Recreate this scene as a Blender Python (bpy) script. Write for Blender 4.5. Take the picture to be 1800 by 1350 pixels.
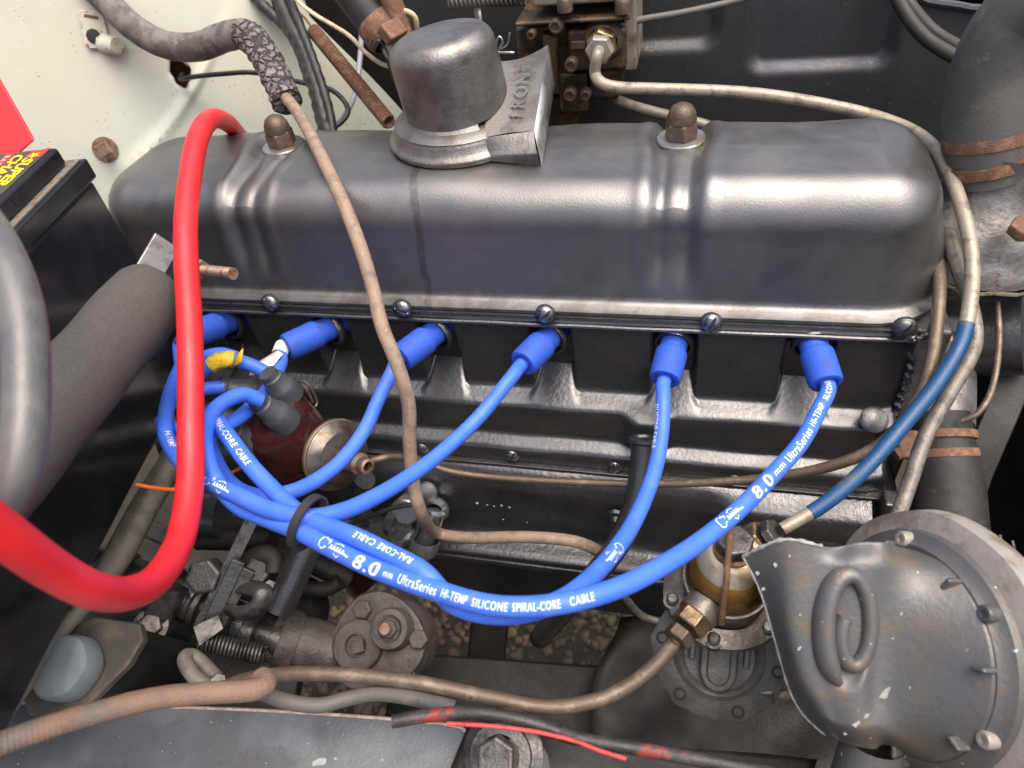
import bpy, bmesh, math, random
import numpy as np
from mathutils import Vector, Matrix
random.seed(7); rng = np.random.default_rng(7)
S = bpy.context.scene
for o in list(bpy.data.objects): bpy.data.objects.remove(o)
COL = S.collection
V = Vector

# ------------------------------------------------------------------ camera
FPX = 1262.0                                   # focal length in pixels of the 1800 px wide photograph
AX = V((5100, -326, 1262)).normalized()
AZ = V((-229, 1305, 1262)); AZ = (AZ - AX*AZ.dot(AX)).normalized()
AY = AZ.cross(AX)
RC = Matrix((AX, AY, AZ))                      # camera -> world
def ray(px, py): return RC @ V(((px-900)/FPX, -(py-675)/FPX, -1))
CAM = -ray(955, 548)*0.55
cam_d = bpy.data.cameras.new('camera'); cam = bpy.data.objects.new('camera', cam_d); COL.objects.link(cam)
cam.matrix_world = Matrix.Translation(CAM) @ RC.to_4x4()
cam_d.sensor_width = 36; cam_d.lens = 36*FPX/1800; cam_d.clip_start = .01; cam_d.clip_end = 100
cam_d.dof.use_dof = True; cam_d.dof.focus_distance = .53; cam_d.dof.aperture_fstop = 9.0
S.camera = cam
# ------------------------------------------------------------------ sky, sun, exposure
SUN_EL, SUN_ROT = math.radians(72), math.radians(112)
w = bpy.data.worlds.new('World'); S.world = w; w.use_nodes = True
nt = w.node_tree; nt.nodes.clear()
sky = nt.nodes.new('ShaderNodeTexSky'); sky.sky_type = 'NISHITA'; sky.sun_disc = False
sky.sun_elevation = SUN_EL; sky.sun_rotation = SUN_ROT; sky.dust_density = 7; sky.air_density = .65; sky.ozone_density = .0
bg = nt.nodes.new('ShaderNodeBackground'); bg.inputs[1].default_value = .15
wo = nt.nodes.new('ShaderNodeOutputWorld')
nt.links.new(sky.outputs[0], bg.inputs[0]); nt.links.new(bg.outputs[0], wo.inputs[0])
sl = bpy.data.lights.new('sun', 'SUN'); sl.energy = 1.5; sl.angle = math.radians(76); sl.color = (1, .975, .93)
so = bpy.data.objects.new('sun', sl); COL.objects.link(so)
sd = V((math.sin(SUN_ROT)*math.cos(SUN_EL), math.cos(SUN_ROT)*math.cos(SUN_EL), math.sin(SUN_EL)))
so.rotation_euler = sd.to_track_quat('Z', 'Y').to_euler(); so.location = (1, 1, 3)
S.view_settings.view_transform = 'Standard'; S.view_settings.look = 'None'
S.view_settings.exposure = .74; S.view_settings.gamma = 1; S.view_settings.use_curve_mapping = False
S.render.engine = 'CYCLES'

# ------------------------------------------------------------------ placing helpers
def at(px, py, d=None, x=None, y=None, z=None):
    r = ray(px, py)
    if d is None:
        d = (x-CAM.x)/r.x if x is not None else (y-CAM.y)/r.y if y is not None else (z-CAM.z)/r.z
    return CAM + r*d
def P(t):                                       # (px,py,depth) or Vector
    return t if isinstance(t, Vector) else at(*t)
def spline(pts, n=10):
    p = [P(q) for q in pts]
    if len(p) == 2: return [p[0].lerp(p[1], i/n) for i in range(n+1)]
    e = [p[0]*2-p[1]] + p + [p[-1]*2-p[-2]]; out = []
    for i in range(1, len(e)-2):
        a, b, c, d = e[i-1:i+3]
        for k in range(n):
            t = k/n
            out.append(.5*((2*b)+(c-a)*t+(2*a-5*b+4*c-d)*t*t+(3*b-a-3*c+d)*t**3))
    out.append(p[-1]); return out
def smooth(a, b, x):
    t = max(0., min(1., (x-a)/(b-a))); return t*t*(3-2*t)
def frame(n, up=V((0, 0, 1))):
    n = n.normalized(); u = up - n*up.dot(n)
    if u.length < 1e-4: u = V((1, 0, 0)) - n*n.x
    u.normalize(); return u.cross(n), u, n       # right, up, normal

# ------------------------------------------------------------------ materials
MATS = {}
def mat(name, col, rough=.5, metal=0., col2=None, mix=(25, .45, .62), col3=None, mix3=(90, .6, .68), bump=0., bscale=400., speck=None,
        rvar=.12, trans=0., coat=0., spec=.5, extra=None, bdetail=3):
    m = bpy.data.materials.new(name); m.use_nodes = True; MATS[name] = m
    t = m.node_tree; N = t.nodes; L = t.links; b = N['Principled BSDF']
    tc = N.new('ShaderNodeTexCoord'); co = tc.outputs['Object']
    def noise(sc, det=4, ro=.6):
        n = N.new('ShaderNodeTexNoise'); n.inputs['Scale'].default_value = sc; n.inputs['Detail'].default_value = det
        n.inputs['Roughness'].default_value = ro; L.new(co, n.inputs['Vector']); return n.outputs['Fac']
    def ramp(src, lo, hi):
        r = N.new('ShaderNodeMapRange'); r.interpolation_type = 'SMOOTHSTEP'; r.inputs[1].default_value = lo; r.inputs[2].default_value = hi
        L.new(src, r.inputs[0]); return r.outputs[0]
    def mixc(fac, a, bb):
        x = N.new('ShaderNodeMix'); x.data_type = 'RGBA'; L.new(fac, x.inputs[0])
        if isinstance(a, tuple): x.inputs[6].default_value = (*a, 1)
        else: L.new(a, x.inputs[6])
        x.inputs[7].default_value = (*bb, 1); return x.outputs[2]
    cur = col; facs = []
    if col2: 
        fa = ramp(noise(mix[0]), mix[1], mix[2]); cur = mixc(fa, cur, col2); facs.append(fa)
    if col3: cur = mixc(ramp(noise(mix3[0], 6, .7), mix3[1], mix3[2]), cur, col3)
    if speck:
        v = N.new('ShaderNodeTexVoronoi'); v.inputs['Scale'].default_value = speck[1]; nd = N.new('ShaderNodeTexNoise'); nd.inputs['Scale'].default_value = speck[1]*2.2; nd.inputs['Detail'].default_value = 2; L.new(co, nd.inputs['Vector'])
        vm = N.new('ShaderNodeVectorMath'); vm.operation = 'MULTIPLY_ADD'; L.new(nd.outputs['Color'], vm.inputs[0]); vm.inputs[1].default_value = (.55/speck[1],)*3; L.new(co, vm.inputs[2]); L.new(vm.outputs[0], v.inputs['Vector'])
        sv_ = N.new('ShaderNodeMath'); sv_.operation = 'MULTIPLY_ADD'; L.new(v.outputs['Color'], sv_.inputs[0]); sv_.inputs[1].default_value = speck[2]*.9; L.new(v.outputs['Distance'], sv_.inputs[2])
        r = N.new('ShaderNodeMapRange'); r.inputs[1].default_value = speck[2]*1.25; r.inputs[2].default_value = speck[2]*.95; L.new(sv_.outputs[0], r.inputs[0])
        msk = ramp(noise(speck[1]*.13, 2), speck[3] if len(speck) > 3 else .45, (speck[3] if len(speck) > 3 else .45)+.08)
        mu = N.new('ShaderNodeMath'); mu.operation = 'MULTIPLY'; L.new(r.outputs[0], mu.inputs[0]); L.new(msk, mu.inputs[1])
        cur = mixc(mu.outputs[0], cur, speck[0])
    ctx = dict(N=N, L=L, co=co, noise=noise, ramp=ramp, mixc=mixc, b=b)
    if extra: cur = extra(ctx, cur)
    if isinstance(cur, tuple): b.inputs['Base Color'].default_value = (*cur, 1)
    else: L.new(cur, b.inputs['Base Color'])
    r = N.new('ShaderNodeMapRange'); L.new(noise(35, 5), r.inputs[0]); r.inputs[1].default_value = .3; r.inputs[2].default_value = .7
    r.inputs[3].default_value = max(.02, rough-rvar); r.inputs[4].default_value = min(1, rough+rvar); L.new(r.outputs[0], b.inputs['Roughness'])
    b.inputs['Metallic'].default_value = metal; b.inputs['Transmission Weight'].default_value = trans
    b.inputs['Coat Weight'].default_value = coat; b.inputs['Coat Roughness'].default_value = .15; b.inputs['Specular IOR Level'].default_value = spec
    if bump:
        bn = N.new('ShaderNodeBump'); bn.inputs['Strength'].default_value = min(1, bump); bn.inputs['Distance'].default_value = .0006*max(1, bump)
        L.new(noise(bscale, bdetail), bn.inputs['Height']); L.new(bn.outputs[0], b.inputs['Normal'])
    return m
def stain(c, cur):                              # brown oil run below the filler cap
    N, L = c['N'], c['L']
    s = N.new('ShaderNodeSeparateXYZ'); L.new(c['co'], s.inputs[0])
    def math_(op, a, b):
        m = N.new('ShaderNodeMath'); m.operation = op
        for i, q in enumerate((a, b)):
            if isinstance(q, (int, float)): m.inputs[i].default_value = q
            else: L.new(q, m.inputs[i])
        return m.outputs[0]
    wob = math_('MULTIPLY', math_('SUBTRACT', c['noise'](30, 3), .5), .012)
    drift = math_('MULTIPLY', s.outputs[1], .12)
    dx = math_('ABSOLUTE', math_('ADD', math_('ADD', math_('SUBTRACT', s.outputs[0], -.093), drift), wob), 0)
    a = c['ramp'](dx, .0046, .002); y = c['ramp'](s.outputs[1], .092, .085); br = c['ramp'](c['noise'](160, 4), .15, .5)
    cur = c['mixc'](math_('MULTIPLY', math_('MULTIPLY', a, y), math_('MULTIPLY', br, .42)), cur, (.05, .036, .022))
    g = c['ramp'](s.outputs[2], .016, .006); gn = c['ramp'](c['noise'](60, 6), .42, .62)
    return c['mixc'](math_('MULTIPLY', g, math_('MULTIPLY', gn, .4)), cur, (.09, .065, .045))
mat('cover_paint', (.225, .222, .216), .39, .85, (.185, .184, .182), (9, .4, .65), (.15, .08, .055), (160, .76, .79), .3, 700, ((.5, .5, .5), 420, .11, .58), rvar=.1, extra=stain)
mat('cap_paint', (.235, .226, .212), .42, .8, (.16, .148, .136), (40, .45, .62), (.12, .09, .07), (60, .64, .76), .5, 520, ((.5, .5, .5), 600, .12, .6), rvar=.08)
mat('black_paint', (.125, .126, .128), .30, .8, (.11, .11, .113), (30, .4, .6), (.14, .13, .12), (70, .72, .82), .55, 260, ((.45, .45, .45), 330, .09, .6), rvar=.09)
mat('cast_black', (.135, .135, .138), .31, .8, (.115, .115, .118), (40, .4, .6), (.16, .14, .115), (60, .64, .76), .9, 260, ((.4, .4, .4), 330, .08, .6))
mat('screw_steel', (.30, .31, .32), .24, .9, (.09, .09, .1), (200, .5, .65), None, bump=.3, bscale=900)
mat('zinc', (.42, .43, .44), .36, .85, (.3, .26, .2), (90, .5, .68), None, bump=.3, bscale=700)
mat('brass', (.36, .25, .14), .34, .85, (.15, .105, .06), (110, .45, .65), (.10, .08, .05), (200, .62, .74), .4, 700)
mat('old_bronze', (.12, .088, .065), .5, .6, (.20, .125, .075), (130, .5, .68), (.06, .05, .04), (80, .58, .7), .8, 500)
mat('rust', (.17, .085, .05), .8, .1, (.26, .15, .09), (120, .45, .65), (.08, .05, .035), (180, .58, .7), 1., 700)
mat('rust_stud', (.33, .25, .19), .5, .6, (.28, .12, .05), (160, .48, .62), None, bump=.6, bscale=900)
mat('pipe_tan', (.34, .30, .235), .46, .3, (.19, .15, .11), (110, .48, .68), (.50, .46, .39), (60, .6, .72), .5, 600)
mat('pipe_copper', (.155, .115, .082), .45, .45, (.24, .19, .14), (80, .48, .66), (.09, .065, .05), (160, .58, .7), .6, 700)
mat('pipe_hose_brown', (.29, .205, .145), .6, 0, (.20, .15, .115), (90, .45, .6), (.36, .28, .21), (200, .55, .68), .6, 900)
mat('pipe_grey', (.215, .195, .165), .44, .35, (.13, .115, .095), (110, .46, .64), (.33, .30, .26), (300, .6, .7), .7, 800, ((.5, .48, .42), 700, .15, .5))
mat('sleeve_blue', (.010, .064, .17), .42, 0, (.07, .085, .095), (45, .56, .70), (.025, .03, .04), (80, .60, .72), .5, 600, ((.35, .37, .37), 700, .12, .58))
mat('lead_blue', (.050, .155, .74), .48, 0, (.065, .18, .78), (60, .4, .7), (.15, .18, .33), (70, .56, .76), .25, 900, spec=.45)
mat('boot_blue', (.032, .10, .56), .62, 0, (.05, .075, .30), (140, .5, .7), (.08, .07, .08), (90, .66, .8), .4, 1200, spec=.3)
mat('print_white', (.72, .78, .86), .6)
mat('red_cable', (.70, .018, .024), .42, 0, (.76, .03, .035), (20, .4, .7), (.38, .06, .055), (90, .60, .78), .3, 700)
mat('red_plastic', (.85, .006, .016), .4)
mat('grey_cable', (.10, .102, .106), .26, 0, (.13, .13, .13), (60, .4, .6), None, bump=.3, bscale=700)
mat('foam', (.085, .081, .076), .95, 0, (.115, .109, .102), (1100, .4, .6), None, bump=1.8, bscale=1500, spec=.15)
mat('battery_case', (.012, .012, .014), .16, 0, (.018, .018, .021), (30, .4, .6), (.05, .05, .05), (70, .66, .8), .12, 200, ((.4, .38, .34), 330, .07, .62), rvar=.07)
mat('battery_top', (.05, .046, .038), .5, 0, (.075, .068, .055), (40, .4, .65), None, bump=.4, bscale=900)
mat('dust_ledge', (.17, .155, .13), .9, 0, (.07, .065, .055), (200, .5, .65))
mat('label_yellow', (.85, .66, .01), .5); mat('label_red', (.75, .03, .02), .5); mat('label_pink', (.8, .55, .55), .5); mat('label_white', (.75, .8, .82), .5)
mat('galvanised', (.42, .44, .43), .42, .7, (.3, .31, .3), (120, .45, .6))
mat('cream_paint', (.565, .58, .46), .42, 0, (.575, .625, .525), (5, .38, .62), (.50, .44, .28), (18, .57, .75), .12, 120, ((.05, .045, .035), 260, .19, .50), rvar=.08)
mat('cream_rust', (.62, .60, .48), .5, 0, (.3, .16, .08), (160, .58, .68), (.55, .5, .4), (60, .5, .6), .3, 500)
mat('wing_black', (.075, .078, .086), .38, .5, (.075, .077, .08), (14, .4, .6), (.16, .13, .10), (110, .60, .72), .4, 300, ((.6, .6, .58), 140, .075, .5))
mat('rail_grey', (.15, .165, .18), .42, .3, (.10, .108, .118), (12, .4, .62), (.10, .085, .075), (45, .58, .7), .5, 500, ((.55, .6, .62), 190, .10, .45))
mat('edge_worn', (.35, .25, .20), .6, .1, (.45, .4, .35), (120, .45, .6))
mat('rubber', (.020, .020, .0195), .6, 0, (.03, .028, .025), (40, .4, .62), (.09, .08, .065), (70, .62, .76), .4, 700)
mat('rubber_dusty', (.105, .1, .09), .62, 0, (.06, .06, .058), (22, .42, .62), (.16, .15, .13), (60, .6, .74), .4, 500)
mat('rubber_cracked', (.17, .15, .14), .75, 0, (.09, .078, .072), (60, .42, .6), (.30, .28, .28), (140, .6, .72), 1., 700)
mat('loom_black', (.016, .016, .017), .45, 0, (.03, .03, .03), (60, .45, .6), None, bump=.5, bscale=600)
mat('wire_grey', (.30, .32, .36), .5); mat('wire_cream', (.62, .52, .34), .55, 0, (.45, .36, .22), (120, .45, .6)); mat('wire_orange', (.85, .16, .02), .4)
mat('wire_red', (.62, .05, .045), .5, 0, (.3, .03, .03), (200, .5, .65))
mat('distributor_cap', (.045, .011, .010), .22, 0, (.03, .009, .008), (60, .4, .6), (.13, .08, .07), (120, .66, .78), .15, 400)
mat('boot_grey', (.045, .048, .052), .5, 0, (.06, .063, .066), (120, .4, .6), (.1, .095, .09), (90, .64, .76), .3, 900)
mat('vacuum_steel', (.20, .178, .155), .36, .8, (.13, .095, .07), (70, .46, .64), (.1, .08, .06), (120, .6, .72), .3, 600)
mat('tape_yellow', (.72, .48, .02), .4, 0, (.5, .33, .03), (300, .5, .6), None, bump=1, bscale=400)
mat('tag_white', (.72, .69, .58), .6, 0, (.55, .5, .38), (100, .5, .65), (.15, .14, .12), (500, .66, .7))
mat('carb_grime', (.055, .04, .028), .48, .3, (.12, .075, .04), (60, .46, .62), (.022, .018, .014), (90, .52, .66), 1.2, 300, ((.30, .22, .12), 330, .14, .5))
mat('carb_alloy', (.34, .31, .26), .48, .5, (.19, .14, .09), (60, .48, .66), (.1, .06, .035), (90, .6, .72), .5, 400)
mat('housing_silver', (.23, .23, .228), .4, .5, (.16, .148, .132), (45, .44, .62), (.09, .065, .045), (70, .58, .7), 1.1, 220)
mat('pump_alloy', (.26, .235, .195), .4, .65, (.17, .15, .12), (70, .45, .6), (.16, .11, .06), (60, .6, .72), .9, 350)
mat('pump_base', (.13, .128, .118), .52, .4, (.09, .088, .08), (60, .4, .6), (.1, .085, .065), (90, .6, .72), .9, 420)
gm = mat('glass', (.97, .93, .84), .03); t_ = gm.node_tree; t_.nodes.clear()
g1 = t_.nodes.new('ShaderNodeBsdfTransparent'); g1.inputs[0].default_value = (.96, .93, .86, 1); g2 = t_.nodes.new('ShaderNodeBsdfGlossy'); g2.inputs['Roughness'].default_value = .04
g3 = t_.nodes.new('ShaderNodeFresnel'); g3.inputs[0].default_value = 1.7; g4 = t_.nodes.new('ShaderNodeMixShader'); g5 = t_.nodes.new('ShaderNodeOutputMaterial')
for a_, b_ in ((g3.outputs[0], g4.inputs[0]), (g1.outputs[0], g4.inputs[1]), (g2.outputs[0], g4.inputs[2]), (g4.outputs[0], g5.inputs[0])): t_.links.new(a_, b_)
mat('residue_clear', (.88, .82, .70), .28, .0, (.74, .62, .46), (60, .42, .62), (.5, .46, .4), (90, .55, .7), .3, 90)
mat('residue_amber', (.86, .52, .16), .3, .0, (.68, .38, .10), (70, .42, .62), (.45, .33, .14), (100, .58, .7), .2, 100)
mat('horn_paint', (.115, .116, .117), .42, .35, (.15, .125, .095), (16, .46, .68), (.15, .12, .088), (70, .52, .68), .5, 300, ((.55, .6, .58), 130, .11, .44))
mat('horn_plate', (.022, .023, .025), .4, .1, (.035, .034, .032), (30, .45, .6), (.10, .09, .075), (60, .62, .74), .4, 300, ((.5, .56, .55), 110, .13, .44))
mat('horn_rim', (.34, .315, .28), .5, .25, (.22, .18, .14), (50, .46, .64), (.30, .14, .08), (90, .66, .76), .5, 300)
mat('chip_edge', (.32, .34, .32), .6, 0, (.25, .24, .22), (150, .45, .6))
mat('steer_cast', (.115, .103, .098), .52, .3, (.075, .066, .062), (50, .42, .6), (.13, .11, .095), (120, .58, .7), .9, 350)
mat('grimy_steel', (.135, .13, .125), .38, .65, (.05, .047, .044), (60, .44, .62), (.24, .225, .205), (110, .64, .74), .8, 350)
mat('bright_steel', (.34, .36, .38), .3, .85, (.12, .115, .11), (70, .48, .64), None, bump=.4, bscale=500)
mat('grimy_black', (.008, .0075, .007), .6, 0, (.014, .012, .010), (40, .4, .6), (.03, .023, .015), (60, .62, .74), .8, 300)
mat('reservoir_cap', (.22, .25, .26), .55, 0, (.17, .19, .20), (40, .4, .62), (.1, .09, .07), (70, .64, .74), .2, 300, ((.08, .06, .05), 300, .1, .5))
mat('reservoir_body', (.075, .068, .06), .6, .1, (.12, .1, .075), (50, .45, .62), (.05, .03, .03), (90, .6, .7), .6, 300)
mat('column_tan', (.20, .18, .145), .6, .1, (.14, .125, .1), (60, .42, .6), (.07, .055, .045), (120, .62, .72), .6, 500)
mat('conduit_rust', (.22, .14, .098), .75, .1, (.15, .125, .105), (40, .45, .62), (.09, .075, .065), (70, .6, .72), 1., 600)
mat('ground_dirt', (.030, .024, .016), .85, 0, (.045, .035, .02), (20, .42, .6), (.03, .025, .018), (60, .55, .68), 1.4, 250)
mat('pebble', (.095, .07, .038), .5, 0, (.20, .13, .055), (14, .5, .62), (.045, .038, .03), (22, .52, .6), .6, 300)
mat('outside_white', (.7, .72, .72), .7)
mat('fin_metal', (.4, .38, .34), .4, .7)
mat('cowl_shade_black', (.008, .008, .008), .8, spec=.1)  # near black carries the shade of the enclosed radiator corner in its colour
mat('gasket', (.42, .34, .22), .8, 0, (.16, .12, .08), (160, .48, .6))

# ------------------------------------------------------------------ mesh builder
ORG = {}
class MB:
    def __init__(s): s.v = []; s.f = []
    def add(s, vs, fs):
        o = len(s.v); s.v += [V(q) for q in vs]; s.f += [tuple(i+o for i in f) for f in fs]; return s
    def box(s, c, size, R=None, taper=1.):
        x, y, z = [q/2 for q in size]; vs = []
        for k in (-1, 1):
            t = taper if k > 0 else 1
            for a, b in ((-1, -1), (1, -1), (1, 1), (-1, 1)): vs.append(V((a*x*t, b*y*t, k*z)))
        if R: vs = [R[0]*q.x+R[1]*q.y+R[2]*q.z for q in vs]
        return s.add([V(c)+q for q in vs], [(3, 2, 1, 0), (4, 5, 6, 7), (0, 1, 5, 4), (1, 2, 6, 5), (2, 3, 7, 6), (3, 0, 4, 7)])
    def tube(s, path, r, seg=14, cap=True, mod=None, oval=None):
        n = len(path); T = []
        for i in range(n): T.append((path[min(i+1, n-1)]-path[max(i-1, 0)]).normalized())
        a, u, _ = frame(T[0]); L = 0.; vs = []
        for i in range(n):
            if i: L += (path[i]-path[i-1]).length
            u = (u - T[i]*u.dot(T[i])).normalized(); b = T[i].cross(u)
            ri = r(i/(n-1)) if callable(r) else r[i] if isinstance(r, (list, tuple)) else r
            for k in range(seg):
                an = 2*math.pi*k/seg; q = ri*(1+(mod(L, an) if mod else 0))
                cx, sy = math.cos(an), math.sin(an)
                if oval: sy *= oval
                vs.append(path[i]+(u*cx+b*sy)*q)
        fs = [(i*seg+k, i*seg+(k+1) % seg, (i+1)*seg+(k+1) % seg, (i+1)*seg+k) for i in range(n-1) for k in range(seg)]
        if cap: fs += [tuple(reversed(range(seg))), tuple(range((n-1)*seg, n*seg))]
        return s.add(vs, fs)
    def lathe(s, prof, o, n, seg=32, up=V((0, 0, 1)), mod=None):
        R, U, N = frame(V(n), up); o = V(o); vs = []; rows = []
        for r, h in prof:
            if r < 1e-6: rows.append([len(vs)]); vs.append(o+N*h); continue
            row = []
            for k in range(seg):
                an = 2*math.pi*k/seg; q = r*(mod(an, h) if mod else 1)
                row.append(len(vs)); vs.append(o+N*h+(R*math.cos(an)+U*math.sin(an))*q)
            rows.append(row)
        fs = []
        for A, B in zip(rows, rows[1:]):
            if len(A) == 1 and len(B) == 1: continue
            for k in range(seg):
                k2 = (k+1) % seg
                if len(A) == 1: fs.append((A[0], B[k2], B[k])) if False else fs.append((A[0], B[k], B[k2]))
                elif len(B) == 1: fs.append((A[k], A[k2], B[0]))
                else: fs.append((A[k], A[k2], B[k2], B[k]))
        return s.add(vs, fs)
    def prism(s, pts, o, R, t):                  # polygon (u,v) in frame R=(right,up,normal), extruded by t along the normal
        o = V(o); n = len(pts)
        a = [o+R[0]*u+R[1]*v for u, v in pts]; b = [q+R[2]*t for q in a]
        return s.add(a+b, [tuple(reversed(range(n))), tuple(range(n, 2*n))]+[(i, (i+1) % n, n+(i+1) % n, n+i) for i in range(n)])
    def hexa(s, o, n, r, h, up=V((0, 0, 1)), k=6):
        R = frame(V(n), up); rc = r*1.0; ch = r*.12
        prof = [(0, 0), (r, 0), (r, h-ch), (r*.9, h), (0, h)]
        return s.lathe(prof, o, n, k, up)
    def grid(s, fn, nu, nv):
        vs = [fn(i/nu, j/nv) for i in range(nu+1) for j in range(nv+1)]
        return s.add(vs, [(i*(nv+1)+j, (i+1)*(nv+1)+j, (i+1)*(nv+1)+j+1, i*(nv+1)+j+1) for i in range(nu) for j in range(nv)])
    def build(s, name, m, parent=None, origin=None, angle=38, bevel=0, bseg=2, solid=0, fix=True, sub=0):
        vv = s.v
        if origin is None:
            lo = [min(q[i] for q in vv) for i in range(3)]; hi = [max(q[i] for q in vv) for i in range(3)]
            origin = V(((lo[0]+hi[0])/2, (lo[1]+hi[1])/2, lo[2]))
        origin = V(origin); me = bpy.data.meshes.new(name); me.from_pydata([q-origin for q in vv], [], s.f)
        if fix:
            bm = bmesh.new(); bm.from_mesh(me); bmesh.ops.recalc_face_normals(bm, faces=bm.faces); bm.to_mesh(me); bm.free()
        me.polygons.foreach_set('use_smooth', [True]*len(me.polygons))
        if angle: me.set_sharp_from_angle(angle=math.radians(angle))
        me.materials.append(MATS[m]); me.update()
        o = bpy.data.objects.new(name, me); COL.objects.link(o); put(o, parent, origin)
        if solid: q = o.modifiers.new('solid', 'SOLIDIFY'); q.thickness = solid; q.offset = -1
        if bevel:
            q = o.modifiers.new('bevel', 'BEVEL'); q.width = bevel; q.segments = bseg; q.limit_method = 'ANGLE'; q.angle_limit = math.radians(40); q.harden_normals = True
        if sub: q = o.modifiers.new('sub', 'SUBSURF'); q.levels = q.render_levels = sub
        return o
def put(o, parent, origin):
    ORG[o] = V(origin)
    if parent: o.parent = parent; o.location = V(origin)-ORG[parent]
    else: o.location = origin
def thing(name, label, cat, loc, group=None):
    o = bpy.data.objects.new(name, None); COL.objects.link(o); o.empty_display_size = .02; put(o, None, V(loc)); return tag(o, label, cat, group)
def tag(o, label=None, cat=None, group=None, kind=None):
    for k, v_ in (('label', label), ('category', cat), ('group', group), ('kind', kind)):
        if v_: o[k] = v_
    return o
def inst(src, name, parent, loc, R=None):        # a copy of a part sharing its mesh
    o = bpy.data.objects.new(name, src.data); COL.objects.link(o); put(o, parent, V(loc))
    for md in src.modifiers:
        if md.type == 'BEVEL': q = o.modifiers.new('bevel', 'BEVEL'); q.width = md.width; q.segments = md.segments; q.limit_method = 'ANGLE'; q.angle_limit = md.angle_limit
    if R: o.rotation_euler = Matrix((R[0], R[1], R[2])).transposed().to_euler()
    return o
def text_verts(txt, size, bold=0., shear=0., spacing=1.):
    c = bpy.data.curves.new('t', 'FONT'); c.body = txt; c.size = size; c.offset = bold*size; c.shear = shear; c.space_character = spacing; c.resolution_u = 3
    o = bpy.data.objects.new('t', c); COL.objects.link(o); dg = bpy.context.evaluated_depsgraph_get(); me = bpy.data.meshes.new_from_object(o.evaluated_get(dg))
    bm = bmesh.new(); bm.from_mesh(me); bmesh.ops.triangulate(bm, faces=bm.faces)
    for _ in range(3):
        lg = [e for e in bm.edges if e.calc_length() > size*.16]
        if lg: bmesh.ops.subdivide_edges(bm, edges=lg, cuts=1); bmesh.ops.triangulate(bm, faces=bm.faces)
    bm.to_mesh(me); bm.free()
    vs = [(q.co.x, q.co.y) for q in me.vertices]; fs = [tuple(p.vertices) for p in me.polygons]
    bpy.data.objects.remove(o); bpy.data.curves.remove(c); bpy.data.meshes.remove(me); return vs, fs
def flat_text(txt, size, o, R, name, m, parent, bold=.01, shear=.0, h=.0003, spacing=1., sx=1.):
    vs, fs = text_verts(txt, size, bold, shear, spacing)
    return MB().add([V(o)+R[0]*u*sx+R[1]*v_+R[2]*h for u, v_ in vs], fs).build(name, m, parent, angle=0, fix=False)
def tube_text(txt, size, path, r, s0, direc, name, m, parent, bold=.012, shear=.12, roll=0., spacing=1.16, marks=None, fit=0):
    """print wrapped on a tube: starts at arc length s0, runs in direction direc (+1/-1) along the path"""
    cum = [0.]
    for a, b in zip(path, path[1:]): cum.append(cum[-1]+(b-a).length)
    vs, fs = marks if marks else text_verts(txt, size, bold, shear, spacing); out = []
    if fit: k_ = fit/max(u for u, v_ in vs); vs = [(u*k_, v_) for u, v_ in vs]
    for u, v_ in vs:
        s_ = max(1e-6, min(cum[-1]-1e-6, s0+direc*u)); i = max(0, next((k for k in range(len(cum)) if cum[k] > s_), len(cum)-1)-1)
        i = min(i, len(path)-2); f = (s_-cum[i])/(cum[i+1]-cum[i]); c = path[i].lerp(path[i+1], f)
        T0 = (path[min(i+1, len(path)-1)]-path[max(i-1, 0)]).normalized(); T1 = (path[min(i+2, len(path)-1)]-path[i]).normalized(); T = T0.lerp(T1, f).normalized()
        vw = CAM-c; N = (vw-T*vw.dot(T)).normalized(); W = N.cross(T*direc)      # across the tube
        an = (v_-size*.36)/r+roll
        out.append(c+(N*math.cos(an)+W*math.sin(an))*(r+.00022))
    return MB().add(out, fs).build(name, m, parent, angle=0, fix=False)
def arclen(path, px, py):                       # arc length of the path point that shows nearest to a pixel
    best = (1e9, 0); L = 0; inv = RC.transposed()
    for i, p in enumerate(path):
        if i: L += (p-path[i-1]).length
        c = inv @ (p-CAM); q = (900-FPX*c.x/c.z, 675+FPX*c.y/c.z); e = (q[0]-px)**2+(q[1]-py)**2
        if e < best[0]: best = (e, L)
    return best[1]
def cable(name, label, cat, pts, r, m, n=10, seg=14, group=None, **k):
    p = spline(pts, n); o = MB().tube(p, r, seg, **k).build(name, m); tag(o, label, cat, group); return o, p
TOCAM = lambda p: (CAM-p).normalized()

# ================================================================== SETTING: ground far below the open bay
GZ = -.80
def gfn(u, v):
    x, y = -3+6*u, -3+6*v
    return V((x, y, GZ))
g = MB().grid(gfn, 4, 4).build('ground', 'ground_dirt'); tag(g, kind='structure')
mb = MB(); base = [V((1, 0, 0)), V((0, 1, 0)), V((-1, 0, 0)), V((0, -1, 0)), V((0, 0, 1)), V((.6, .6, .6)), V((-.6, .5, .6)), V((-.5, -.6, .6)), V((.6, -.6, .6))]
for _ in range(5200):
    x, y = rng.uniform(-.75, .45), rng.uniform(-.32, .55); s = rng.uniform(.004, .0105)*(1.6 if rng.random() < .1 else 1); a = rng.uniform(0, 6.28); ca, sa = math.cos(a), math.sin(a)
    ex, hz = rng.uniform(.6, 1.5), rng.uniform(.35, .8)
    vs = [V((x+s*(q.x*ex*ca-q.y*sa), y+s*(q.x*ex*sa+q.y*ca), GZ+s*q.z*hz)) for q in base]
    mb.add(vs, [(0, 5, 4), (5, 1, 4), (1, 6, 4), (6, 2, 4), (2, 7, 4), (7, 3, 4), (3, 8, 4), (8, 0, 4), (0, 1, 5), (1, 2, 6), (2, 3, 7), (3, 0, 8)])
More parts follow.
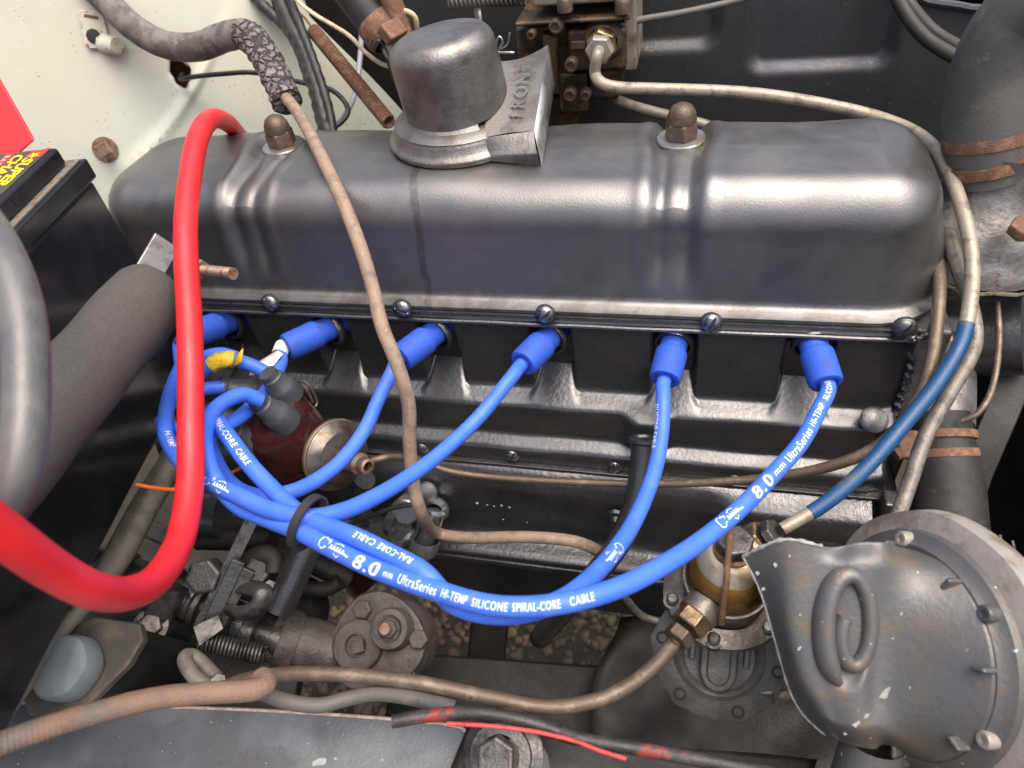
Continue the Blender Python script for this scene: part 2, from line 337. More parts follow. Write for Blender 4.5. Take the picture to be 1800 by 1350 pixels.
tag(mb.build('gravel', 'pebble', origin=(0, 0, GZ), angle=0), 'wet brown gravel seen on the ground through the gaps under the engine', 'gravel', kind='stuff')

# ------------------------------------------------------------------ cream inner panel (upper left)
CP0 = at(330, 150, d=.80); CPN = V((.42, -.86, .30)).normalized()
def cp(px, py, off=0.):
    r = ray(px, py); t = (CP0-CAM).dot(CPN)/r.dot(CPN); return CAM+r*t+CPN*off
cpn = thing('inner_body_panel', 'cream painted inner body panel behind the engine at upper left, speckled with dirt', 'body panel', cp(330, 300))
HX, HY = cp(317, 129).x, cp(317, 129)
CR = frame(CPN)
hole_c = cp(317, 129); hole_r = .0105
A0 = cp(-160, -60); uu = CR[0]; vv_ = CR[1]
def cpl(a, b, off=0): return hole_c+uu*a+vv_*b+CPN*off
def bead(a, b):
    # rounded bead that runs up from the battery corner towards the engine
    t = a-(-.078); 
    line = b+.062-.62*(a+.05)-2.2*(a+.05)**2 if a < .15 else 9
    h = .007*math.exp(-(line/.008)**2)*smooth(-.13, -.06, a)*smooth(.10, .0, a)
    h += .005*smooth(-.004, -.03, line-.012)*smooth(.12, .0, a)*smooth(-.16, -.08, a)
    return h+.0016*math.sin(a*19+1)*math.sin(b*23)
# polar grid round the hole, then a wide sheet
mb = MB(); rows = []; seg = 96
radii = [hole_r*(1+.0)]+[hole_r*1.25]+list(np.geomspace(hole_r*1.6, .46, 70))
for ri, r_ in enumerate(radii):
    for k in range(seg):
        an = 2*math.pi*k/seg; ov = (1+.35*abs(math.sin(an))) if ri < 2 else 1+.35*abs(math.sin(an))*max(0, 1-ri/12)
        j = 1+.08*math.sin(3*an+1)+.05*math.sin(7*an) if ri == 0 else 1
        a, b = math.cos(an)*r_*j, math.sin(an)*r_*ov*j; a = max(-.42, min(.235, a)); b = max(-.30, min(.2, b))
        mb.v.append(cpl(a, b, bead(a, b)-(.0015 if ri == 0 else 0)))
for i in range(len(radii)-1):
    for k in range(seg): mb.f.append((i*seg+k, i*seg+(k+1) % seg, (i+1)*seg+(k+1) % seg, (i+1)*seg+k))
mb.build('panel_sheet', 'cream_paint', cpn, solid=.0012, origin=hole_c)
mb = MB().lathe([(.0125, -.03), (.0128, -.0018)], hole_c, CPN, 24, mod=lambda a, h: 1+.18*abs(math.sin(a))); mb.build('hole_lip', 'rust', cpn)
MB().lathe([(0, -.03), (.02, -.03)], hole_c, CPN, 16).build('hole_backing', 'rust', cpn)
# bent sheet clip on the panel
cc = cp(168, 60); R = CR; cr = math.cos(-.1); R = (uu*.985-vv_*.17, vv_*.985+uu*.17, CPN)
pl = [(-.012, .020), (-.009, .023), (.010, .021), (.013, .017), (.013, -.008), (.010, -.014), (-.008, -.014), (-.012, -.010)]
clip = MB().prism(pl, cc+CPN*.001, R, .004).build('mounting_clip', 'cream_rust', cpn, bevel=.001)
MB().prism([(-.006, .0165), (.008, .0135), (.008, .0165), (-.004, .019)], cc+CPN*.005, R, .0006).build('slot', 'rust', clip)
MB().lathe([(.0095, .003), (.0095, .022), (.008, .024), (.0, .024)], cc+R[0]*.004-R[1]*.009, (uu*.75+CPN*.6-vv_*.25), 20).build('clip_barrel', 'cream_rust', clip)
MB().lathe([(0, .0), (.0075, .0), (.006, .003), (0, .0035)], cc+R[0]*-.001-R[1]*.002+CPN*.005, CPN, 9).build('foam_plug', 'rubber', clip)
# stud with washer and square nut
sc = cp(186, 262)
MB().lathe([(.0055, .001), (.0135, .001), (.0135, .003), (.0055, .003)], sc, CPN, 28).build('washer', 'rust_stud', cpn)
stud = MB().tube([sc+CPN*.0, sc+CPN*.022+uu*.004], .0035, 10).build('stud', 'rust', cpn)
MB().box(sc+CPN*.022+uu*.005+vv_*.001, (.013, .013, .007), (uu*.96+vv_*.28, vv_*.96-uu*.28, CPN)).build('square_nut', 'rust_stud', cpn, bevel=.0008)
# dark opening and strut to the right of the panel
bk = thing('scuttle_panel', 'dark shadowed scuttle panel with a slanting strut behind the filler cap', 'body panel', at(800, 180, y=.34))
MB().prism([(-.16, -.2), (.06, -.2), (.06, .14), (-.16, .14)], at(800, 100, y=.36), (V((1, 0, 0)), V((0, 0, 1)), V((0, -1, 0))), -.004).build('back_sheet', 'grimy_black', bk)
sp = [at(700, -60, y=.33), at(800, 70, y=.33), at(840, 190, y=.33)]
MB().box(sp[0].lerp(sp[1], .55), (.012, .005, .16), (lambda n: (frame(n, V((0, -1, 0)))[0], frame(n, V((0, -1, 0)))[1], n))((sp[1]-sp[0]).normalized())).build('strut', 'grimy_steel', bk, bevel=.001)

# ------------------------------------------------------------------ dark inner wing (upper right)
WY = .30
w0 = at(700, 100, y=WY).x; w1 = at(2050, 100, y=WY).x
wing = thing('dark_inner_wing', 'black painted inner wing with pressed panels behind the rocker cover, dusty', 'body panel', at(1300, 200, y=WY))
def rr(x, z, x0, x1, z0, z1, r):                # signed distance to a rounded rectangle
    cx, cz = (x0+x1)/2, (z0+z1)/2; qx = abs(x-cx)-(x1-x0)/2+r; qz = abs(z-cz)-(z1-z0)/2+r
    return math.hypot(max(qx, 0), max(qz, 0))+min(max(qx, qz), 0)-r
pA = (at(1000, 20, y=WY).x, at(1265, 40, y=WY).x, at(1180, 88, y=WY).z, .3)
pB = (at(1318, 60, y=WY).x, at(1578, 60, y=WY).x, at(1430, 122, y=WY).z, .3)
topz = at(1700, 12, y=WY).z
def wfn(u, v):
    x = w0+(w1-w0)*u; zt = topz+.003*math.sin(x*90)+(.08*smooth(.30, .2, x)); z = -.25+(zt+.25)*v; y = WY
    for (a, b, c, d) in (pA, pB):
        q = rr(x, z, a, b, c, d, .016); y += .009*smooth(.004, -.009, q)
    y += .0022*math.sin(x*13+2)*math.cos(z*17)-.03*smooth(.33, .48, x)
    return V((x, y, z))
MB().grid(wfn, 340, 200).build('wing_sheet', 'wing_black', wing, solid=.0012)
rim = [wfn(i/60, 1)+V((0, -.001, .001)) for i in range(61)]
MB().tube(rim, .0035, 8).build('wing_flange', 'wing_black', wing)
o, _ = cable('heater_hose', 'dark twin hose looping down the inner wing beside the top radiator hose', 'hose', [(1570, -40, .60), (1600, 10, .59), (1640, 55, .58), (1690, 85, .57), (1740, 105, .56)], .0052, 'rubber')
tag(o, 'dark hose looping down the inner wing, the upper of two', 'hose', 'twin hoses by the radiator hose')
o, _ = cable('heater_hose', 'dark hose looping down the inner wing, the lower of two', 'hose', [(1560, -40, .60), (1590, 20, .59), (1625, 65, .58), (1670, 95, .57), (1730, 125, .56)], .0055, 'rubber', group='twin hoses by the radiator hose')
cable('thin_hose', 'thin grey hose running along the top of the dark inner wing', 'hose', [(1080, 50, .60), (1120, 36, .60), (1200, 22, .61), (1290, 2, .61), (1400, -30, .61)], .0028, 'rubber_dusty')
# a pale strip of bodywork beyond the wing's top edge
ow = MB().grid(lambda u, v: V((.15+.7*u, WY+.012+.16*v, topz+.006+.004*math.sin(u*9)-.02*v)), 24, 6).build('outer_wing', 'outside_white', solid=.001); tag(ow, 'pale outer wing edge catching light at the top right corner', 'body panel')

# ================================================================== ENGINE
eng = thing('engine', 'black six cylinder engine with long rocker cover and ribbed side cover', 'engine', (0, .03, -.30))
LX0, LX1, YC, HW, RCN = -.408, .284, .084, .0745, .055
XC, HL = (LX0+LX1)/2, (LX1-LX0)/2
NUTS = [at(499, 258, z=.0835), at(1197, 246, z=.0835)]
prof = [(-.0115, -.0005), (-.0125, .001), (-.012, .0028), (-.0075, .0036), (-.0055, .0046), (-.003, .0052), (-.0012, .0072), (-.0003, .0100)]
for i in range(1, 12): prof.append((-.0003+.0083*i/11, .0100+.047*i/11))
cxn, czn, rr_ = .040, .057, .032
for i in range(1, 15):
    a = math.radians(90*i/14); prof.append((cxn-rr_*math.cos(a), czn+rr_*math.sin(a)))
for i in range(1, 8): prof.append((cxn+(RCN-cxn)*i/7, czn+rr_+.0012*i/7))
per = []
hx, hy = HL-RCN, HW-RCN
NX = 260
for i in range(NX): per.append((-hx+2*hx*i/NX, -hy, 0, -1))
for i in range(14): a = -math.pi/2+math.pi/2*i/14; per.append((hx, -hy, math.cos(a), math.sin(a)))
for i in range(10): per.append((hx, -hy+2*hy*i/10, 1, 0))
for i in range(14): a = math.pi/2*i/14; per.append((hx, hy, math.cos(a), math.sin(a)))
for i in range(NX): per.append((hx-2*hx*i/NX, hy, 0, 1))
for i in range(14): a = math.pi/2+math.pi/2*i/14; per.append((-hx, hy, math.cos(a), math.sin(a)))
for i in range(10): per.append((-hx, hy-2*hy*i/10, -1, 0))
for i in range(14): a = math.pi+math.pi/2*i/14; per.append((-hx, -hy, math.cos(a), math.sin(a)))
def cover_pt(cx, cy, nx, ny, d, z, sl):
    x, y = XC+cx+nx*(RCN-d), YC+cy+ny*(RCN-d)
    if z < .006 and nx: x -= nx*.008*smooth(0, -.011, d)
    # inward leaning end walls
    if nx: x -= math.copysign(.006*smooth(.01, .07, z), nx)*abs(nx)
    for nb in NUTS:
        e = abs(x-nb.x); hw = .0125+.006*math.exp(-((y-nb.y)/.022)**2)
        k = .8*(1-smooth(hw-.001, hw+.0070, e))+.42*math.exp(-((e-hw+.004)/.0038)**2); k2 = math.exp(-((e-hw-.011)/.005)**2)*.22
        wt = smooth(.006, .045, z); q = (k-k2)*wt*.0060
        if sl < .5: z -= q
        else: z -= q*(1-sl); y -= ny*q*sl*.9
    dent = .0012*math.sin(x*23+.6)*math.sin(y*31+z*40)+.0006*math.sin(x*61)
    return V((x, y, z+dent*smooth(.07, .09, z)))
mb = MB(); n = len(per)
for j, (d, z) in enumerate(prof):
    jj = prof[min(j+1, len(prof)-1)]; kk = prof[max(j-1, 0)]; dz, dd = jj[1]-kk[1], jj[0]-kk[0]; sl = abs(dz)/(abs(dz)+abs(dd)+1e-9)
    for (cx, cy, nx, ny) in per: mb.v.append(cover_pt(cx, cy, nx, ny, d, z, sl))
m_ = len(prof)
for t in (.66, .33, .0):                          # close the crown
    for (cx, cy, nx, ny) in per: mb.v.append(cover_pt(cx, cy*t, 0, 0, RCN, prof[-1][1]+.0006*(1-t), 0))
for j in range(m_+2):
    for k in range(n): mb.f.append((j*n+k, j*n+(k+1) % n, (j+1)*n+(k+1) % n, (j+1)*n+k))
cover = mb.build('rocker_cover', 'cover_paint', eng, origin=(0, 0, 0), angle=60, fix=True)
def acorn(loc, nm_m):
    st = MB().lathe([(.0062, 0), (.0178, .0), (.0182, .0016), (.0175, .0026), (.0062, .0026)], loc, (0, 0, 1), 36).build('washer', 'zinc', cover)
    q = MB().hexa(loc+V((0, 0, .0026)), (0, 0, 1), .0125, .0125, V((.3, 1, 0)))
    q.lathe([(.0110, .0125), (.0109, .0145), (.0102, .0185), (.0078, .023), (.0042, .0252), (0, .0255)], loc+V((0, 0, .0026)), (0, 0, 1), 24)
    return q.build('acorn_nut', nm_m, cover, bevel=.0007)
for p_ in NUTS: acorn(V((p_.x, p_.y, .0835)), 'old_bronze')
# --- pressed side cover with a slot for each plug
PLX = [-.279+.0945*i for i in range(6)]
TP = [(-.004, -.0035), (-.0060, -.0065), (-.0065, -.012), (-.0065, -.042), (-.0070, -.0715), (-.0090, -.0755), (-.0218, -.0808), (-.0245, -.0840), (-.0245, -.1135), (-.0260, -.1165), (-.0350, -.1205), (-.0378, -.1235), (-.0378, -.1375)]
SP = [(-.004, -.0035), (-.0062, -.0065), (.012, -.011), (.019, -.046), (.010, -.0575), (-.010, -.0735), (-.0218, -.0808)] + TP[7:]
def resample(pr, k=7):
    out = []
    for a, b in zip(pr, pr[1:]):
        for i in range(k): out.append((a[0]+(b[0]-a[0])*i/k, a[1]+(b[1]-a[1])*i/k))
    out.append(pr[-1]); a = np.array(out)
    for _ in range(3): a[1:-1] = .25*a[:-2]+.5*a[1:-1]+.25*a[2:]
    return a
TPa, SPa = resample(TP), resample(SP)
SX0, SX1 = -.37, .262
xs = []
x = SX0
while x < SX1:
    xs.append(x); e = min(abs(x-q) for q in PLX); x += .0008 if .006 < e < .028 else .004
xs.append(SX1)
mb = MB(); nv = len(TPa)
BRX = at(1135, 800, y=-.03).x
for x in xs:
    e = min(abs(x-q) for q in PLX)
    for j in range(nv):
        flare = .004*smooth(.5, .42, abs(j/nv-.42)*2)
        k = 1-smooth(.0110, .0182, e-.005*smooth(.36, .47, j/nv))
        yz = TPa[j]*(1-k)+SPa[j]*k
        b = .009*math.exp(-((x-BRX)/.016)**4)*smooth(-.078, -.086, yz[1])*smooth(-.122, -.112, yz[1])
        en = .004*smooth(.245, .262, x)
        mb.v.append(V((x, yz[0]-b+en+.0005*math.sin(x*70)*math.sin(yz[1]*90), yz[1])))
for i in range(len(xs)-1):
    for j in range(nv-1): mb.f.append((i*nv+j, (i+1)*nv+j, (i+1)*nv+j+1, i*nv+j+1))
sidec = mb.build('side_cover', 'black_paint', eng, origin=(0, 0, 0), angle=50, solid=.0012)
# flange joint strips
MB().box((-.055, .004, -.0019), (.63, .018, .0026)).build('head_gasket_strip', 'cast_black', eng)
MB().tube([V((-.36+.618*i/40, -.0085+.0003*math.sin(i*1.3), -.0062)) for i in range(41)], .0017, 8).build('cover_bead', 'black_paint', eng)
pl = MB().box((-.055, -.0365, -.1395), (.63, .012, .0028))
pl.build('joint_plate', 'cast_black', eng, bevel=.0006)
# slotted screw heads
def slot_head(r, h):
    q = MB(); N_ = 22
    for i in range(N_+1):
        for j in range(N_+1):
            a, b = -1+2*i/N_, -1+2*j/N_
            u, v_ = a*math.sqrt(1-b*b/2), b*math.sqrt(1-a*a/2); rr2 = min(1, u*u+v_*v_)
            z = h*(math.sqrt(max(0, 1-rr2*.96))); 
            if abs(u) < .13: z = min(z, h*.42)
            q.v.append(V((u*r, v_*r, z)))
    for i in range(N_):
        for j in range(N_): q.f.append((i*(N_+1)+j, (i+1)*(N_+1)+j, (i+1)*(N_+1)+j+1, i*(N_+1)+j+1))
    return q
def screw(loc, n, roll, m='screw_steel', r=.0066, h=.0042):
    R = frame(V(n)); c, s_ = math.cos(roll), math.sin(roll); a, b = R[0]*c+R[1]*s_, R[1]*c-R[0]*s_; q = slot_head(r, h)
    q.v = [V(loc)+a*p.x+b*p.y+R[2]*p.z for p in q.v]; return q.build('screw', m, eng, fix=True, angle=30)
for (px, py), ro in zip(((475, 533), (707, 543), (958, 553), (1250, 568), (1590, 577)), (.5, 1.2, -.9, -.5, -.7)):
    screw(at(px, py, y=-.0095), (0, -1, .25), ro, 'screw_steel' if px < 1500 else 'black_paint')
    L_ = at(px, py, y=-.0068); MB().lathe([(.0080, -.002), (.0078, .0012), (.0064, .0024)], L_, (0, -1, .2), 20).build('screw_boss', 'black_paint', eng)
for (px, py), ro in zip(((742, 787), (900, 800), (1080, 820), (1290, 842), (1480, 860)), (.5, -.6, .1, .8, 0)):
    screw(at(px, py, y=-.0372), (0, -1, .1), ro, 'black_paint' if px > 1200 else 'screw_steel', .0062, .004)
MB().lathe([(.0098, 0), (.0098, .0012), (.007, .0026), (0, .003)], at(1536, 738, y=-.0225), (0, -.55, .85), 24).build('cover_bolt', 'black_paint', eng)
# --- crankcase and sump rail
CPf = [(-.030, -.1405), (-.041, -.1415), (-.0455, -.1445), (-.0505, -.152), (-.0535, -.163), (-.0535, -.19), (-.052, -.213), (-.0535, -.2235), (-.059, -.2288), (-.0735, -.2308), (-.0768, -.2335), (-.0768, -.2395), (-.0745, -.2405), (-.0745, -.2425), (-.0768, -.2435), (-.0768, -.2520), (-.062, -.2545), (-.056, -.30), (-.05, -.36)]
CPa = resample(CPf, 5)
mb = MB(); nv = len(CPa); NXc = 150
for i in range(NXc+1):
    x = -.40+.655*i/NXc
    for (y, z) in CPa:
        lump = .0008*math.sin(x*37+z*50)+.0005*math.sin(x*91-z*33)
        if z > -.225: y += lump-.010*smooth(.13, .17, x)*smooth(-.14, -.152, z)*smooth(-.2, -.17, z)
        mb.v.append(V((x, y, z)))
for i in range(NXc):
    for j in range(nv-1): mb.f.append((i*nv+j, (i+1)*nv+j, (i+1)*nv+j+1, i*nv+j+1))
mb.build('crankcase', 'cast_black', eng, origin=(0, 0, 0), angle=60)
for (px, py, s_) in ((838, 886, .0032), (856, 889, .002), (868, 891, .002), (881, 890, .0026), (895, 893, .0022), (884, 914, .0018), (926, 919, .0016)):
    MB().lathe([(s_, 0), (s_*.8, s_*.45), (0, s_*.7)], at(px, py, y=-.0532), (0, -1, .1), 8).build('casting_mark', 'cast_black', eng)
for (px, py, r_) in ((1083, 905, .0065), (1495, 945, .0085), (660, 878, .005)):
    c_ = at(px, py, y=-.055); MB().lathe([(r_*1.4, 0), (r_*1.3, .003), (r_*.8, .0045), (r_*.75, .009), (0, .010)], c_, (0, -1, -.12), 20).build('plug_bolt', 'cast_black', eng)
# block core behind, front end plates
MB().box((-.06, .075, -.19), (.60, .135, .33)).build('block', 'cast_black', eng)
MB().box((.272, .066, -.10), (.024, .13, .19)).build('front_plate', 'housing_silver', eng, bevel=.003)
MB().box((.2675, -.02, -.195), (.018, .06, .10)).build('timing_cover_edge', 'cast_black', eng, bevel=.003)
MB().box((.266, -.048, -.165), (.013, .016, .075)).build('flange_lug', 'cast_black', eng, bevel=.002)
# gasket sealant squeezed out at the front corner
sq = lambda L, a: .35*math.sin(L*700+a)+.25*math.sin(L*1530+2*a)
MB().tube(spline([V((.245, -.008, -.0035)), V((.258, -.007, -.0045)), V((.268, -.002, -.004)), V((.274, .012, -.003))], 14), .0022, 10, mod=sq).build('sealant', 'black_paint', eng)
MB().tube(spline([at(1606, 628, y=-.003), at(1590, 680, y=-.004), at(1570, 735, y=-.006), at(1556, 770, y=-.010)], 20), .0026, 10, mod=sq).build('sealant', 'black_paint', eng)
# rusty stud poking out between cover and battery
st = thing('threaded_stud', 'rusty threaded stud with a nut beside the red cable, below the rocker cover', 'stud', at(350, 478, d=.56))
a_, b_ = at(345, 474, d=.567), at(410, 481, d=.545); ax = (b_-a_).normalized()
nth = 13
pth = [a_.lerp(b_, i/(nth*6)) for i in range(nth*6+1)]
MB().tube(pth, [.0042+.0006*math.cos(2*math.pi*i/6) for i in range(nth*6+1)], 16).build('threaded_shank', 'rust_stud', st)
MB().hexa(a_+ax*.002, ax, .0085, .006).build('nut', 'rust_stud', st, bevel=.0006)

# ------------------------------------------------------------------ oil filler cap with its FRONT duct
FC = at(812, 218, z=.099); FX, FY = FC.x, FC.y
cap = thing('oil_filler_cap', 'domed dark metal oil filler cap with a flared duct, on top of the rocker cover', 'filler cap', (FX, FY, .093))
TI = V((-.10, .02, 1)).normalized()
dp = [(.0425, .011), (.0418, .016), (.0415, .030), (.0412, .044), (.0408, .056)]
for i in range(1, 9):
    a = math.radians(90*i/8); dp.append((.0408-.0130*(1-math.cos(a)), .056+.0130*math.sin(a)))
dp += [(.018, .0703), (.006, .0709), (0, .0709)]
dome = MB().lathe(dp, (FX, FY, .100), TI, 64, mod=lambda a, h: 1+.004*math.sin(3*a+1)+.003*math.sin(5*a)).build('dome', 'cap_paint', cap, angle=60)
E_ = lambda x, y, z: V((FX+x, FY+y, z))
far1, near1 = at(963, 79, y=FY+.056), at(938, 230, y=FY-.037)
RG = [(.0412, .1140), (.0440, .1105), (.0458, .1093), (.0468, .1098), (.0478, .1090), (.0515, .1072), (.0540, .1030), (.0552, .0990), (.0580, .0966), (.0598, .0958), (.0602, .0938), (.0590, .0915)]
NB = 56; A0_, A1_ = 60, 306
ringp = [[E_(r_*math.cos(math.radians(A0_+(A1_-A0_)*i/NB)), r_*math.sin(math.radians(A0_+(A1_-A0_)*i/NB)), z_) for i in range(NB+1)] for r_, z_ in RG]
q = MB(); q.v = [p_ for r_ in ringp for p_ in r_]
for r_ in range(len(RG)-1):
    for i in range(NB): q.f.append((r_*(NB+1)+i, r_*(NB+1)+i+1, (r_+1)*(NB+1)+i+1, (r_+1)*(NB+1)+i))
q.build('tray', 'cap_paint', cap, angle=60)
near0 = ringp[5][-1]; far0 = at(866, 108, y=FY+.036)
ft = [far0.lerp(far1, i/10)+V((0, 0, -.004*math.sin(math.pi*i/10))) for i in range(11)]
ntp = [near0.lerp(near1, i/10)+V((0, 0, .001*math.sin(math.pi*i/10))) for i in range(11)]
MB().grid(lambda u, v_: ft[round(u*10)].lerp(ntp[round(u*10)], v_)+V((0, 0, .0025*math.sin(math.pi*v_)*(1-u))), 10, 12).build('duct_top', 'cap_paint', cap, angle=50)
MB().lathe([(.036, .1125), (.0440, .1105), (.0468, .1098), (.0495, .1088), (.0532, .1068)], (FX, FY, 0), (0, 0, 1), 64).build('pressed_ring', 'cap_paint', cap)
lipn = at(951, 293, y=FY-.052); lipf = at(974, 150, y=FY+.052)
ends = [near1, at(940, 248, y=FY-.044), at(942, 262, y=FY-.049), at(944, 268, y=FY-.054), at(945, 272, y=FY-.055), at(948, 284, y=FY-.053), lipn]
st_ = [ringp[k_][-1] for k_ in (5, 6, 7, 8, 9, 10, 11)]
q = MB().grid(lambda u, v_: st_[round(v_*6)].lerp(ends[round(v_*6)], u), 12, 6); q.build('duct_side', 'cap_paint', cap, angle=60)
q = MB().add([far1, near1, lipn, lipf, far1.lerp(near1, .5)], [(0, 4, 3), (4, 1, 2, 3)])
q.build('duct_mouth', 'zinc', cap, solid=.0006)  # paler metal paints in the lit inner face of the duct
MB().lathe([(.036, 0), (.036, .014)], (FX, FY, .087), (0, 0, 1), 40).build('neck', 'cap_paint', cap)
uF = (ft[9]-ntp[9]).normalized(); rF = (far1-far0).normalized(); nF = rF.cross(uF); nF = nF if nF.z > 0 else -nF; 
vF = nF.cross(uF)
flat_text('FRONT', .0165, ntp[7].lerp(ft[7], .14)+nF*.0012+rF*.002, (uF, vF, nF), 'lettering', 'cap_paint', cap, bold=.004, h=.0014, spacing=1.25)

# ================================================================== CARBURETTOR and linkages (top centre)
def ybox(mb, px0, py0, px1, py1, y, dep):       # a box whose front face spans two pixels on the plane y = const
    a, b = at(px0, py1, y=y), at(px1, py0, y=y); mb.box(((a.x+b.x)/2, y+dep/2, (a.z+b.z)/2), (abs(b.x-a.x), dep, abs(b.z-a.z))); return mb
CYC = .215
carb = thing('carburettor', 'grimy brown black carburettor with bolted lid behind the rocker cover', 'carburettor', at(1000, 210, y=CYC))
ybox(MB(), 918, 42, 1000, 170, CYC+.01, .05).build('barrel', 'carb_grime', carb, bevel=.004)
ybox(MB(), 1000, 48, 1100, 128, CYC-.004, .07).build('float_chamber', 'carb_grime', carb, bevel=.004)
ybox(MB(), 1035, 120, 1090, 178, CYC+.008, .05).build('lower_chamber', 'carb_grime', carb, bevel=.005)
ybox(MB(), 905, 28, 1108, 48, CYC-.010, .085).build('lid_flange', 'carb_grime', carb, bevel=.002)
ybox(MB(), 935, -30, 1112, 14, CYC-.006, .08).build('lid', 'carb_alloy', carb, bevel=.003)
ybox(MB(), 1098, -30, 1118, 125, CYC+.002, .06).build('end_cover', 'carb_alloy', carb, bevel=.002)
ybox(MB(), 955, 170, 1012, 230, CYC+.02, .04).build('throttle_body', 'carb_grime', carb, bevel=.003)
ybox(MB(), 925, 100, 945, 168, CYC-.004, .02).build('rib', 'carb_grime', carb, bevel=.002); ybox(MB(), 962, 60, 974, 168, CYC-.002, .02).build('rib', 'carb_grime', carb, bevel=.002)
ybox(MB(), 1003, 72, 1030, 88, CYC-.007, .01).build('makers_pad', 'old_bronze', carb, bevel=.001)
for (px, py, r_) in ((993, 10, .0065), (1095, 12, .0065), (978, 45, .006), (1005, 113, .006), (1003, 165, .006), (1030, 165, .005), (935, 60, .004)):
    c_ = at(px, py, y=CYC-.012); up_ = py < 20
    q = MB().lathe([(r_, -.004), (r_, .004), (r_*.8, .006), (r_*.6, .0062), (r_*.5, .004), (0, .004)], c_, (0, 0, 1) if up_ else (0, -1, .1), 18); q.build('lid_screw', 'old_bronze', carb)
c_ = at(1060, 72, y=CYC-.003); ux = (at(1048, 104, y=CYC-.045)-c_).normalized()
MB().lathe([(.018, -.006), (.0165, .002), (.013, .006)], c_, ux, 28).build('inlet_boss', 'carb_grime', carb)
MB().hexa(c_+ux*.004, ux, .0135, .011, V((.4, 0, 1))).build('union', 'brass', carb, bevel=.0008)
MB().hexa(c_+ux*.0165, ux, .0118, .010, V((.1, 0, 1))).build('union_nut', 'carb_alloy', carb, bevel=.0008)
ybox(MB(), 985, 128, 1030, 200, CYC+.004, .03).build('jet_block', 'carb_grime', carb, bevel=.003)
MB().tube([at(968, 60, y=CYC-.004), at(968, 150, y=CYC-.004)], .0065, 14).build('pump_rod_housing', 'carb_grime', carb)
lk = thing('choke_linkage', 'thin steel rod and split pin of the choke linkage behind the filler cap', 'linkage', at(840, 60, y=.26))
MB().tube(spline([at(838, -20, y=.27), at(840, 20, y=.27), at(846, 60, y=.25)], 6), .0034, 8).build('rod', 'zinc', lk)
MB().tube(spline([at(790, 6, y=.26), at(905, 0, y=.26)], 4), .005, 12).build('pivot_sleeve', 'column_tan', lk)
MB().tube([at(790-i*.0, 0, y=.26).lerp(at(925, -4, y=.26), i/120)+V((0, .006*math.cos(i*.9), .006*math.sin(i*.9))) for i in range(121)], .0011, 6).build('return_spring', 'grimy_steel', lk)
MB().tube(spline([at(868, 100, y=.2), at(876, 66, y=.2), at(884, 74, y=.2), at(878, 86, y=.2), at(892, 78, y=.2), at(896, 58, y=.2)], 6), .0009, 6).build('split_pin', 'zinc', lk)
MB().tube([at(874, 92, y=.2), at(904, 93, y=.2)], .0012, 6).build('pin', 'zinc', lk)
# throttle shafts at the upper left of the cap
ts = thing('throttle_shaft', 'dark sleeved throttle shaft with rusty clamp rising behind the filler cap', 'shaft', at(690, 120, y=.23))
a_, b_ = at(600, -40, y=.25), at(665, 45, y=.235); MB().tube([a_, b_], .0175, 20).build('sleeve', 'rubber', ts)
MB().tube(spline([b_, at(690, 80, y=.225), at(715, 150, y=.22)], 4), .011, 16).build('lower_shaft', 'grimy_black', ts)
MB().tube([at(670, -40, y=.24), at(700, 30, y=.235), at(712, 75, y=.23)], .0095, 14).build('side_shaft', 'rust', ts)
ax = (b_-a_).normalized(); MB().lathe([(.019, -.006), (.0195, .0), (.0195, .012), (.017, .016)], b_, ax, 20).build('clamp', 'rust', ts)
MB().box(at(690, 55, y=.212), (.022, .012, .016), (lambda n: (*frame(n)[:2], n))(ax)).build('clamp_lug', 'rust', ts, bevel=.002)
MB().lathe([(.0105, 0), (.011, .004), (.011, .018), (.009, .02)], at(688, 78, y=.222), ax, 18).build('ferrule', 'carb_alloy', ts)
MB().tube(spline([at(655, 68, y=.21), at(650, 78, y=.21), at(656, 80, y=.21), at(668, 72, y=.21), at(690, 110, y=.21)], 5), .0009, 6).build('wire_clip', 'grimy_steel', ts)
cable('cream_wire', 'short cream wire arching beside the throttle shaft', 'wire', [at(695, 20, y=.24), at(715, 20, y=.235), at(730, 32, y=.235), at(734, 60, y=.24)], .0024, 'wire_cream')
cable('tan_wire', 'long thin tan wire crossing the cream panel to the filler cap', 'wire', [(500, -20, .74), (545, 20, .73), (610, 60, .71), (640, 90, .70), (670, 112, .69), (700, 120, .68)], .0021, 'wire_cream')
cable('grey_wire', 'grey wire hanging down the cream panel and curling to the rocker cover', 'wire', [(636, 30, .80), (634, 90, .79), (625, 160, .78), (605, 205, .76), (585, 222, .74), (580, 235, .73)], .0030, 'wire_grey')
